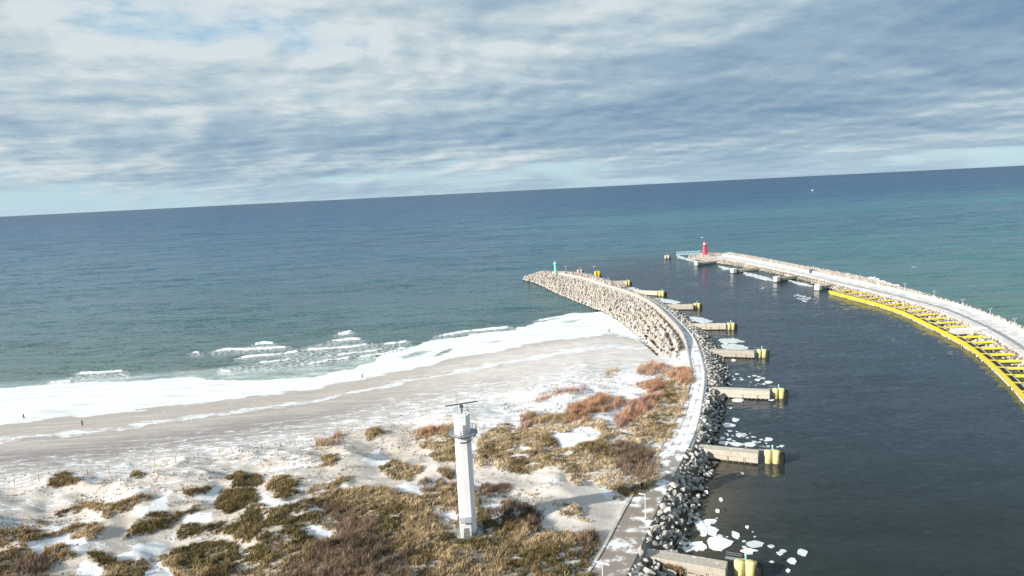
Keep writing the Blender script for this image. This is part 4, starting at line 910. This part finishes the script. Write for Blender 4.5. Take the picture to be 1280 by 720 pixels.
MB().box((.35, -1.60, 22.05), (.7, .10, 1.9), bev=.02).build('door', M_STEEL, tw)
k = MB()
for a_ in np.arange(0, 2 * PI, PI / 4): k.tube((1.55 * math.cos(a_), 1.55 * math.sin(a_), 24.8), (1.55 * math.cos(a_), 1.55 * math.sin(a_), 25.8), .035, n=4)
k.ring((0, 0, 25.8), 1.55, .035, 16); k.ring((0, 0, 25.35), 1.55, .025, 16); k.build('roof_railing', M_STEEL, tw)
rd = MB().tube((.1, 0, 24.8), (.1, 0, 26.5), .16, n=8).box((.1, 0, 26.3), (.7, .5, .5), bev=.05).build('radar_pedestal', M_DSTEEL, tw)
rb_ = MB(); rb_.box((.1, 0, 26.75), (6.6, .16, .16), rz=math.radians(12), bev=.04); rb_.box((.1, .12, 26.75), (6.2, .06, .22), rz=math.radians(12)); rb_.build('radar_scanner', M_DSTEEL, rd)
MB().tube((-.75, -.2, 24.8), (-.75, -.2, 29.0), .045, .02, n=5).build('whip_antenna', M_DSTEEL, tw)
for x_, y_, z_ in ((-1.3, -.6, 26.2), (-1.0, .6, 26.6), (.9, -.7, 26.0), (1.2, .5, 26.3)): MB().tube((x_, y_, 24.8), (x_, y_, z_), .04, .03, n=5).build('antenna', M_STEEL, tw)
MB().box((.9, -1.0, 25.1), (.8, .6, .5), bev=.05).build('roof_box', M_WHITE, tw)
MB().box((-.55, -1.95, 2.0), (2.0, 1.0, 2.9), bev=.04).build('entrance_porch', M_WHITE, tw)
MB().box((-.55, -2.25, 4.1), (2.3, 1.5, .12), bev=.02, rot=Matrix.Rotation(.35, 3, 'X')).build('porch_canopy', M_STEEL, tw)
MB().box((-.55, -2.47, 1.6), (.95, .08, 2.0)).build('entrance_door', M_STEEL, tw)
k = MB(); [k.tube((.62 + s_, -1.75, .6), (.62 + s_, -1.66, 20.7), .02, n=4) for s_ in (0,)]; k.build('cable', M_STEEL, tw)
# ------------------------------------------------------------------ people on the beach
def person(stride, coat, trousers, lab, px, az, sc=1.0, z=None):
    r = G(*px); sk = [(0, 0, .95), (0, 0, 1.15), (0, 0, 1.38), (0, .0, 1.50), (0, .02, 1.62), (0, .02, 1.74),
        (-.09, 0, .90), (-.10, stride * .22, .50), (-.10, stride * .30 - .05, .08), (-.10, stride * .30 + .1, .04), (.09, 0, .90), (.10, -stride * .12, .50), (.10, -stride * .34, .10), (.10, -stride * .34 + .15, .04),
        (-.19, 0, 1.42), (-.25, -stride * .10, 1.15), (-.24, -stride * .02 + .06, .90), (-.24, .08, .82), (.19, 0, 1.42), (.25, stride * .10, 1.15), (.24, stride * .14 + .06, .90), (.24, stride * .16 + .08, .82)]
    E_ = [(0, 1), (1, 2), (2, 3), (3, 4), (4, 5), (0, 6), (6, 7), (7, 8), (8, 9), (0, 10), (10, 11), (11, 12), (12, 13), (2, 14), (14, 15), (15, 16), (16, 17), (2, 18), (18, 19), (19, 20), (20, 21)]
    rad = [.15, .15, .17, .06, .09, .09, .10, .07, .05, .035, .10, .07, .05, .035, .08, .055, .04, .035, .08, .055, .04, .035]
    me_ = bpy.data.meshes.new('person'); me_.from_pydata(sk, E_, []); me_.materials.append(coat); o = bpy.data.objects.new('person', me_); C.objects.link(o)
    sm = o.modifiers.new('Skin', 'SKIN'); o.modifiers.new('Sub', 'SUBSURF').levels = 1
    for v, rr_ in zip(me_.skin_vertices[0].data, rad): v.radius = (rr_, rr_)
    me_.skin_vertices[0].data[0].use_root = True
    o.location = (r[0], r[1], float(ground(r[0], r[1])) - .02); o.rotation_euler = (0, 0, az); o.scale = (sc,) * 3
    tr = MB()
    for s_, k_ in ((-1, (6, 7, 8)), (1, (10, 11, 12))):
        for q1, q2, r1, r2 in ((k_[0], k_[1], .125, .10), (k_[1], k_[2], .10, .08)): tr.tube(sk[q1], sk[q2], r1, r2, n=8)
    tr.build('trousers', trousers, o); MB().ball((0, .02, 1.74), .125, (1, 1.05, .9), 2).build('hat', trousers, o)
    MB().lathe([(.17, .86), (.19, 1.1), (.21, 1.35), (.11, 1.5)], 10).build('coat', coat, o)
    return tag(o, lab, 'person')
MC1, MC2, MC3 = simple('dark_navy_cloth', (.02, .025, .04), .9), simple('black_cloth', (.012, .012, .014), .9), simple('dark_brown_cloth', (.06, .04, .03), .9)
person(1, MC2, MC2, 'person in dark clothes walking beside the ice edge, farthest left on the beach', (30, 523.5), 1.2)
person(.7, MC2, MC1, 'person in black clothes standing on bare sand left of the beach, below the ice', (103, 532), -.6)
person(1, MC1, MC2, 'person in dark coat walking along the ice edge in the middle of the beach', (453, 472.5), 1.4)
person(.8, MC2, MC2, 'person alone on the snowy beach near the tetrapods, left of a pair', (761.5, 415), .9)
person(.8, MC1, MC2, 'left person of the pair on the snowy beach near the tetrapods', (773.5, 414), 1.9)
person(.6, MC3, MC2, 'right person of the pair on the snowy beach near the tetrapods', (776.8, 414), -1.7)
# ------------------------------------------------------------------ fence posts at the foot of the dunes
fp = [(18, 606), (49, 602), (110, 595), (137, 591), (164, 587), (194, 583), (220, 579), (248, 574), (275, 570), (300, 567), (327, 562), (352, 559), (379, 556)]
for j, q in enumerate(fp):
    g_ = G(*q); hgt = 1.9; k = MB(); k.tube((0, 0, -.3), (0, 0, hgt), .06, .05, n=6)
    if j == 4: k.tube((0, 0, hgt * .8), (.9, .2, -.1), .05, n=5).tube((0, 0, hgt * .8), (-.9, -.2, -.1), .05, n=5)
    o = k.build('fence_post', M_WOOD); o.location = (g_[0], g_[1], float(ground(g_[0], g_[1]))); o.rotation_euler = (random.uniform(-.08, .08), random.uniform(-.08, .08), 0)
    tag(o, 'braced dark wooden fence post with two props at the foot of the dunes' if j == 4 else 'thin dark wooden post in the line at the foot of the snowy dunes', 'post', 'fence posts at the foot of the dunes')
# ------------------------------------------------------------------ floating ice
def floe(px, rx, ry, seed, lab, dark=False, z=.06):
    rs = random.Random(seed); c_ = P(*px, 0); sx = np.linalg.norm(P(px[0] + rx, px[1], 0) - c_); sy = np.linalg.norm(P(px[0], px[1] - ry, 0) - c_); n_ = rs.randint(8, 12); pts = []
    for k_ in range(n_): a_ = 2 * PI * k_ / n_ + rs.uniform(-.2, .2); r_ = rs.uniform(.72, 1.12); pts.append((sx * r_ * math.cos(a_), sy * r_ * math.sin(a_)))
    zt = z + rs.uniform(.06, .2); k_ = MB(); k_.prism(pts, -.15, zt); fs_ = [f for f in k_.b.faces if all(abs(v.co.z - zt) < 1e-5 for v in f.verts)]
    r_ = bmesh.ops.inset_region(k_.b, faces=fs_, thickness=min(sx, sy) * .16)
    for v in {v for f in fs_ for v in f.verts}: v.co.z -= .05
    bmesh.ops.poke(k_.b, faces=fs_); o = k_.build('ice_floe', M_SLUSH if dark else M_ICE); o.location = (c_[0], c_[1], 0); return tag(o, lab, 'ice floe', 'ice floes in the harbour')
near = 'by the nearest jetty'
FLO = [((888, 664), 10, 6, 'white rounded ice floe with a flat lower edge above the largest floe'), ((899, 680), 18, 8, 'largest white ice floe, patched with grey, beside the nearest jetty'), ((888, 652), 10, 3, 'long greyish ice floe farthest up in the cluster off the near boulders'),
 ((882, 656.5), 7, 2.2, 'small flat white ice floe just under the long greyish one'), ((919, 669), 6, 4.5, 'broken white ice floe at the right of the cluster off the near boulders'), ((943, 680), 12, 4, 'translucent grey ice floe in open dark water left of centre'), ((936, 689), 11, 2.8, 'thin white ice floe just behind the nearest yellow cylinders'),
 ((1003, 691), 7, 3.8, 'pointed white ice floe farthest right in the harbour'), ((990, 702), 7, 3.4, 'greyish white ice floe below the pointed one'), ((934, 659), 2.6, 2, 'tiny ice floe alone in dark water above the broken floe'), ((901, 625), 2.8, 2.4, 'tiny ice floe off the boulders in the shadowed water'), ((897, 639), 3.2, 2, 'tiny ice floe off the boulders over brown shallows'),
 ((928, 592), 2.4, 1.4, 'tiny ice floe just below the second nearest jetty'), ((985, 714), 3, 2, 'small ice floe right of the nearest black rubber fender'), ((875, 657), 7, 12, 'long white ice sheet lying against the near boulders'), ((856, 682), 11, 8, 'white ice sheet filling the corner between boulders and nearest jetty'), ((873, 683), 12, 6, 'white ice sheet along the back edge of the nearest jetty'),
 ((947, 475), 3.4, 1.4, 'small white ice floe above the third nearest jetty, left one'), ((961, 478), 5, 1.4, 'flat white ice floe near the third yellow dolphin'), ((922, 500.5), 7.5, 2.4, 'white ice floe lying against the third nearest jetty'), ((964, 500), 4, 1, 'thin ice sliver under the third nearest yellow dolphin'), ((919, 525), 5.2, 2.3, 'oval white ice floe between second and third jetties'),
 ((911, 532), 8, 3.4, 'white ice floe against the boulders between second and third jetties'), ((924, 544), 5.5, 2.3, 'grey ice floe above the second nearest jetty'), ((908, 543), 3, 2, 'small white ice floe left of the grey one above the second jetty'), ((903, 548), 4, 1.8, 'small flat ice floe near the boulders above the second jetty'), ((904, 554), 7, 2.4, 'white ice floe at the foot of the boulders by the second jetty'),
 ((921, 555.5), 7, 2.6, 'white ice floe touching the back of the second nearest jetty'), ((937, 556), 8, 2.6, 'bright white ice floe behind the middle of the second nearest jetty'), ((961, 549.5), 4.4, 1.8, 'pale ice floe above the second nearest yellow dolphin'), ((912, 510), 3, 1.2, 'tiny ice floe below the third nearest jetty'), ((917, 450.5), 3, 1.2, 'small ice floe below the fourth nearest jetty')]
for j, (px, rx, ry, l_) in enumerate(FLO): floe(px, rx, ry, 100 + j, l_, 'grey' in l_ and 'greyish' not in l_ and 'patched' not in l_)
SL = [([(862, 396), (875, 397), (890, 402), (880, 404), (864, 400)], 5), ([(900, 424), (915, 423), (930, 427), (905, 430)], 4), ([(903, 431), (920, 430), (936, 435), (925, 438), (905, 435)], 5), ([(905, 462), (930, 466), (955, 472), (965, 482), (905, 482)], .2), ([(905, 500), (912, 498), (912, 506)], .5),
      ([(890, 540), (915, 535), (950, 545), (985, 558), (980, 566), (950, 560), (900, 560)], .3), ([(870, 650), (900, 640), (950, 665), (985, 690), (990, 712), (940, 695), (880, 690)], .16), ([(774, 360), (790, 359), (803, 363), (800, 366), (778, 363)], 3), ([(817, 373), (835, 374), (850, 378), (845, 380), (822, 377)], 3),
      ([(931, 340), (945, 343), (960, 347), (972, 351), (960, 351), (945, 347), (930, 343)], 1.5), ([(898, 332), (912, 335), (916, 338), (905, 337)], 1.5), ([(985, 350), (1010, 355), (1018, 359), (1000, 356)], 2), ([(948, 359), (956, 360), (950, 362)], .5), ([(992, 367), (1014, 371), (1008, 378), (996, 374)], .5),
      ([(845, 318), (860, 323), (880, 328), (870, 328), (850, 323)], 1.0), ([(1235, 425), (1262, 432), (1280, 446), (1260, 442)], 1.5), ([(1150, 390), (1175, 398), (1190, 405), (1170, 402)], 1), ([(1195, 404), (1215, 410), (1200, 412)], 3)]
sp_, ss_ = [], []
for poly, dens in SL:
    w_ = np.array([P(*q, 0)[:2] for q in poly]); lo_, hi_ = w_.min(0), w_.max(0); n_ = int((hi_[0] - lo_[0]) * (hi_[1] - lo_[1]) * dens * .6) + 4; n_ = min(n_, 2500)
    c_ = rng.uniform(lo_, hi_, (n_, 2)); c_ = c_[inside(c_[:, 0], c_[:, 1], [tuple(x) for x in w_])]; sp_.append(c_); ss_.append(rng.uniform(.2, .9, len(c_)) ** 1.6 * (1.0 if dens < 1 else 1.6) + .12)
sp_ = np.vstack(sp_); ss_ = np.concatenate(ss_)
def chip(seed):
    rs = random.Random(seed)
    def f(b):
        n_ = 6; pts = [(rs.uniform(.7, 1.1) * math.cos(2 * PI * k_ / n_), rs.uniform(.7, 1.1) * math.sin(2 * PI * k_ / n_)) for k_ in range(n_)]
        a_ = [b.verts.new((x, y, -.1)) for x, y in pts]; c_ = [b.verts.new((x * .95, y * .95, .1)) for x, y in pts]; b.faces.new(c_)
        for i in range(n_): b.faces.new((a_[i], a_[(i + 1) % n_], c_[(i + 1) % n_], c_[i]))
    return tri_proto(f)
R_, _ = rot_mats(len(sp_), 'up'); th = rng.uniform(0, 2 * PI, len(sp_)); R_ = np.zeros((len(sp_), 3, 3)); R_[:, 0, 0] = R_[:, 1, 1] = np.cos(th); R_[:, 0, 1] = -np.sin(th); R_[:, 1, 0] = np.sin(th); R_[:, 2, 2] = 1
v_, t_, r_ = merge([chip(k) for k in range(4)], rng.integers(0, 4, len(sp_)), np.c_[sp_, np.full(len(sp_), .02)], R_, ss_)
tag(link('brash_ice', fast_mesh('brash_ice', v_, t_), M_SLUSH), 'small broken ice drifting beside the jetties and breakwaters', 'ice', kind='stuff')
# ------------------------------------------------------------------ gulls and a far boat
def gull(px, dist, lab, az):
    d_ = RC @ np.array([(px[0] - 640) / F, -(px[1] - 360) / F, -1.0]); p_ = np.array([0, 0, H]) + d_ * dist; r = thing('seagull', lab, 'bird', tuple(p_), az)
    MB().ball((0, 0, 0), .12, (2.4, 1, .9), 2).ball((.3, 0, .05), .07, (1.3, 1, 1), 1).build('body', M_WHITE, r, True)
    for s_ in (-1, 1):
        k = MB(); k.box((0, s_ * .28, .06), (.22, .5, .03), rot=Matrix.Rotation(s_ * .3, 3, 'X')); k.box((-.05, s_ * .72, .1), (.15, .5, .025), rot=Matrix.Rotation(-s_ * .15, 3, 'X')); k.build('wing', M_WHITE, r)
gull((877.5, 297), 300, 'white seagull flying above the red lighthouse', .5); gull((742.5, 333.5), 300, 'white seagull flying over dark water behind the west breakwater', 2.0); gull((1142, 334), 330, 'white seagull low over the sea right of the east breakwater', 1.0)
p = P(1016, 238.5, 0); bt = thing('motor_boat', 'tiny white motor boat far out near the horizon', 'boat', (p[0], p[1], 0), .6)
MB().prism([(-7, -2.2), (4, -2.2), (8.5, 0), (4, 2.2), (-7, 2.2)], -.6, 1.9).build('hull', M_WHITE, bt); MB().box((-1.5, 0, 3.2), (6, 3, 2.6), bev=.2, taper=.85).build('cabin', M_WHITE, bt); MB().tube((-1, 0, 4.4), (-1, 0, 8.5), .12, n=5).build('mast', M_WHITE, bt)
# ------------------------------------------------------------------ vegetation
def interp_grid(A, x, y):
    i = np.interp(x, gx, np.arange(len(gx))); j = np.interp(y, gy, np.arange(len(gy))); i0 = np.clip(np.floor(i).astype(int), 0, len(gx) - 2); j0 = np.clip(np.floor(j).astype(int), 0, len(gy) - 2); a = i - i0; b = j - j0
    return (A[i0, j0] * (1 - a) + A[i0 + 1, j0] * a) * (1 - b) + (A[i0, j0 + 1] * (1 - a) + A[i0 + 1, j0 + 1] * a) * b
def m_leaf(t, b):
    c = t.attr('tint', 'Color'); r = t.attr('rnd'); c = t.vec('SCALE', c, scale=t.mapr(r, 0, 1, .62, 1.45)); t.put(b.inputs['Base Color'], c); b.inputs['Specular IOR Level'].default_value = .15
M_GRASS = material('dry_dune_grass', m_leaf)
def blades(x, y, z, hgt, spread, width, nb, lean, upright=1.0):
    """nb thin triangular blades per tuft; returns verts, tris"""
    n = len(x); a = rng.uniform(0, 2 * PI, (n, nb)); l = rng.uniform(.35, 1, (n, nb)) * spread[:, None]; hh = hgt[:, None] * rng.uniform(.65, 1.1, (n, nb))
    ox = rng.normal(0, .18, (n, nb)) * spread[:, None] * 1.2; oy = rng.normal(0, .18, (n, nb)) * spread[:, None] * 1.2
    bx = x[:, None] + ox; by = y[:, None] + oy; tx = bx + np.cos(a) * l * upright + lean[0] * hh; ty = by + np.sin(a) * l * upright + lean[1] * hh
    w = width * rng.uniform(.6, 1.3, (n, nb)); px = rng.uniform(0, PI, (n, nb)); dx = np.cos(px) * w; dy = np.sin(px) * w; zb = np.repeat(z[:, None], nb, 1) - .06
    v0 = np.stack([bx - dx, by - dy, zb], -1); v1 = np.stack([bx + dx, by + dy, zb], -1); v2 = np.stack([tx, ty, zb + hh], -1)
    V = np.stack([v0, v1, v2], 2).reshape(-1, 3); return V, np.arange(len(V)).reshape(-1, 3)
COL = dict(olive=(.155, .12, .055), tan=(.36, .275, .165), brown=(.15, .11, .08), red=(.33, .195, .155), orange=(.38, .225, .14), straw=(.52, .43, .30), rust=(.22, .155, .115))
def scatter(name, A, dens, region, colname, hgt, spread, width, nb, colj=.38, parent=None, lab=None, cat=None, kind=None, group=None, second=None, thr=.15):
    x0, x1, y0, y1 = region; n = int((x1 - x0) * (y1 - y0) * dens); x = rng.uniform(x0, x1, n); y = rng.uniform(y0, y1, n); m = interp_grid(A, x, y); k = (m > thr) & (rng.random(n) < np.clip(m * 1.3, 0, 1)); x, y, m = x[k], y[k], m[k]
    if len(x) < 3: return None
    z = ground(x, y); cl = np.clip((fbm(x / 1.7, y / 1.7, 101, 3) - .5) * 1.5 + .5, 0, 1); cl2 = fbm(x / 9, y / 9, 131, 2)
    k = rng.random(len(x)) < np.clip((cl - .2) * 6, .3, 1); x, y, z, m, cl, cl2 = x[k], y[k], z[k], m[k], cl[k], cl2[k]
    hs = hgt * (.3 + 1.4 * cl) * (.6 + .4 * m); V, T = blades(x, y, z, hs, np.full(len(x), spread) * (.7 + .6 * cl), width, nb, (.22, .08))
    c = np.array(COL[colname]); cc = np.repeat(c[None], len(x), 0)
    if second: w = sstep(.42, .6, cl2 + rng.normal(0, .06, len(x)))[:, None]; cc = cc * (1 - w) + np.array(COL[second]) * w
    cc = cc * (1 + rng.normal(0, colj * 1.15, (len(x), 1))).clip(.4, 1.8); cc = cc * (.72 + .62 * cl[:, None]); r = np.repeat(rng.random(len(x)), nb * 3)
    me_ = fast_mesh(name, V, T, attrs=dict(rnd=rng.random(len(x) * nb).repeat(3) * .5 + r * .5), colors=dict(tint=np.repeat(cc, nb * 3, 0)))
    return tag(link(name, me_, M_GRASS, parent), lab, cat, group, kind)
REG = (-150, 90, 66, 300)
vis = (V_ok := ((U > -60) & (U < 900) & (V > 400) & (V < 960)))
def sub(Amask, polys, soft=3): return mask(polys, soft) * holes * vis
base_ol = mO * patch * holes * vis; base_tan = mT * patchT * holes * vis
br_big = mask([BROWN[3], BROWN[4], BROWN[5], BROWN[6], BROWN[7], BROWN[9], BROWN[10]], 6) * holes * vis * .9
base_ol = np.where(far_l, 0, base_ol) * (1 - .6 * br_big); base_tan = base_tan * (1 - .6 * br_big) * (1 - np.clip(mOr + mR, 0, 1) * .8)
speck = dune * vis * (1 - mSn * .7) * (1 - mPa) * .5 * (fbm(GX / 7, GY / 5, 401, 3) > .47)
scatter('sparse_grass', speck, 1.3, REG, 'tan', .7, .35, .05, 6, second='brown', lab='scattered short dry grass tufts poking through the dune snow', cat='grass', kind='stuff', thr=.05)
scatter('dune_grass', np.maximum(base_ol, base_tan * (fbm(GX / 8, GY / 7, 301, 3) > .60)), 10, REG, 'olive', .85, .50, .07, 6, second='tan', lab='olive and straw-coloured marram grass covering the dunes', cat='grass', kind='stuff')
scatter('dry_grass', base_tan, 9, REG, 'tan', .7, .55, .07, 6, second='straw', lab='straw-coloured dry grass on the dunes by the walkway', cat='grass', kind='stuff')
scatter('bare_scrub', br_big, 7, REG, 'brown', 1.4, .6, .045, 7, second='rust', lab='low leafless brown scrub spreading through the dune grass', cat='scrub', kind='stuff')
def bbox_world(poly):
    w = np.array([G(*q)[:2] for q in poly]); return (w[:, 0].min() - 1.5, w[:, 0].max() + 1.5, w[:, 1].min() - 2.5, w[:, 1].max() + 2.5)
def clump(name, poly, col, hgt, spread, width, nb, dens, lab, cat, group=None, second=None, soft=5):
    A = np.clip(mask([poly], soft), 0, 1); return scatter(name, A, dens, bbox_world(poly), col, hgt, spread, width, nb, lab=lab, cat=cat, group=group, second=second, thr=.1)
SH = [(ORANGE[0], 'orange', 'large orange-brown leafless shrub in the middle of the right-hand dunes'), (ORANGE[1], 'orange', 'long orange-red leafless shrub between the largest orange shrub and the walkway'), (ORANGE[2], 'orange', 'small orange-red leafless shrub just below the tetrapods'),
      (ORANGE[3], 'orange', 'orange-brown low shrub on the sand slope left of the tower balcony'), (ORANGE[4], 'orange', 'brownish orange shrub touching the walkway where the tetrapods end'), (RED[0], 'red', 'small crimson-brown shrub at the left end of the right-hand dunes'), (RED[1], 'red', 'sparse reddish shrub directly against the last tetrapods'),
      (RED[2], 'red', 'sparse reddish twigs on the dune crest at the top of the grey sand path'), (RED[3], 'red', 'lone pinkish bush on the snowy beach left of the tetrapods'), (RED[5], 'red', 'dull red scrub clump between the crimson shrub and the largest orange shrub'),
      (BROWN[0], 'brown', 'dark brown round bush on a snow patch left of the tower, upper one'), (BROWN[1], 'brown', 'dark brown round bush on a snow patch left of the tower, lower one'), (BROWN[2], 'brown', 'dark brown bush closest to the tower shaft, right of two round bushes'), (BROWN[8], 'brown', 'dark reddish bush just right of the tower shaft')]
for poly, c_, l_ in SH:
    sparse = 'sparse' in l_ or 'lone' in l_; clump('shrub', poly, c_, 1.6 if c_ != 'brown' else 1.2, .5, .03, 8, 3.5 if sparse else 8, l_, 'shrub', second='red' if c_ == 'orange' and 'orange-red' in l_ else ('tan' if c_ == 'red' else None))
clump('twig_row', RED[4], 'red', 1.5, .4, .03, 6, 3, 'long sparse row of reddish twigs along the back of the beach', 'twigs')
TU = [(OLIVE[0], 'olive', 'dark low grass tussock at the foot of the dunes, farthest left'), (OLIVE[6], 'olive', 'thin curved grass tussock on snow left of the big round tussock'), (OLIVE[7], 'olive', 'dark humped grass tussock above the big round tussock'), (OLIVE[8], 'olive', 'big round olive grass tussock on a sandy hump'),
      (OLIVE[9], 'olive', 'small grass tussock between two snow patches near the bottom left'), (TAN[0], 'tan', 'tiny round tan tussock beside the braced fence post'), (TAN[1], 'tan', 'tiny tan tussock on snow near the left edge'), (TAN[5], 'tan', 'tan tussock at the top of the grey sand path'), (TAN[7], 'tan', 'round straw-coloured tussock just left of the tower'),
      (TAN[3], 'tan', 'wide tan grass clump above the snow patch left of the tower'), (TAN[4], 'tan', 'sparse tan grass on the sandy dune crest left of centre'), (TAN[2], 'tan', 'tan grass clump partly hidden behind the tower shaft')]
for poly, c_, l_ in TU: clump('grass_tussock', poly, c_, 1.1, .5, .055, 7, 9, l_, 'grass', second='olive' if c_ == 'tan' else None)
# dry grass hanging over the nearest jetty
A, B = jet_lines[0]; n = 260; f_ = rng.uniform(.22, .46, n); x = A[0] + (B[0] - A[0]) * f_ + rng.normal(0, .4, n) * .3; y = A[1] + (B[1] - A[1]) * f_ - 1.7 + rng.normal(0, .25, n); z = np.full(n, 1.3) + rng.uniform(-1, .5, n)
V_, T_2 = blades(x, y, z, np.full(n, 1.0), np.full(n, .6), .05, 7, (.1, -.3)); tag(link('dry_reeds', fast_mesh('dry_reeds', V_, T_2, attrs=dict(rnd=rng.random(n * 7).repeat(3)), colors=dict(tint=np.repeat(np.array([(.33, .23, .13)]), n * 21, 0))), M_GRASS), 'dry brown reeds growing against the side of the nearest jetty', 'reeds')
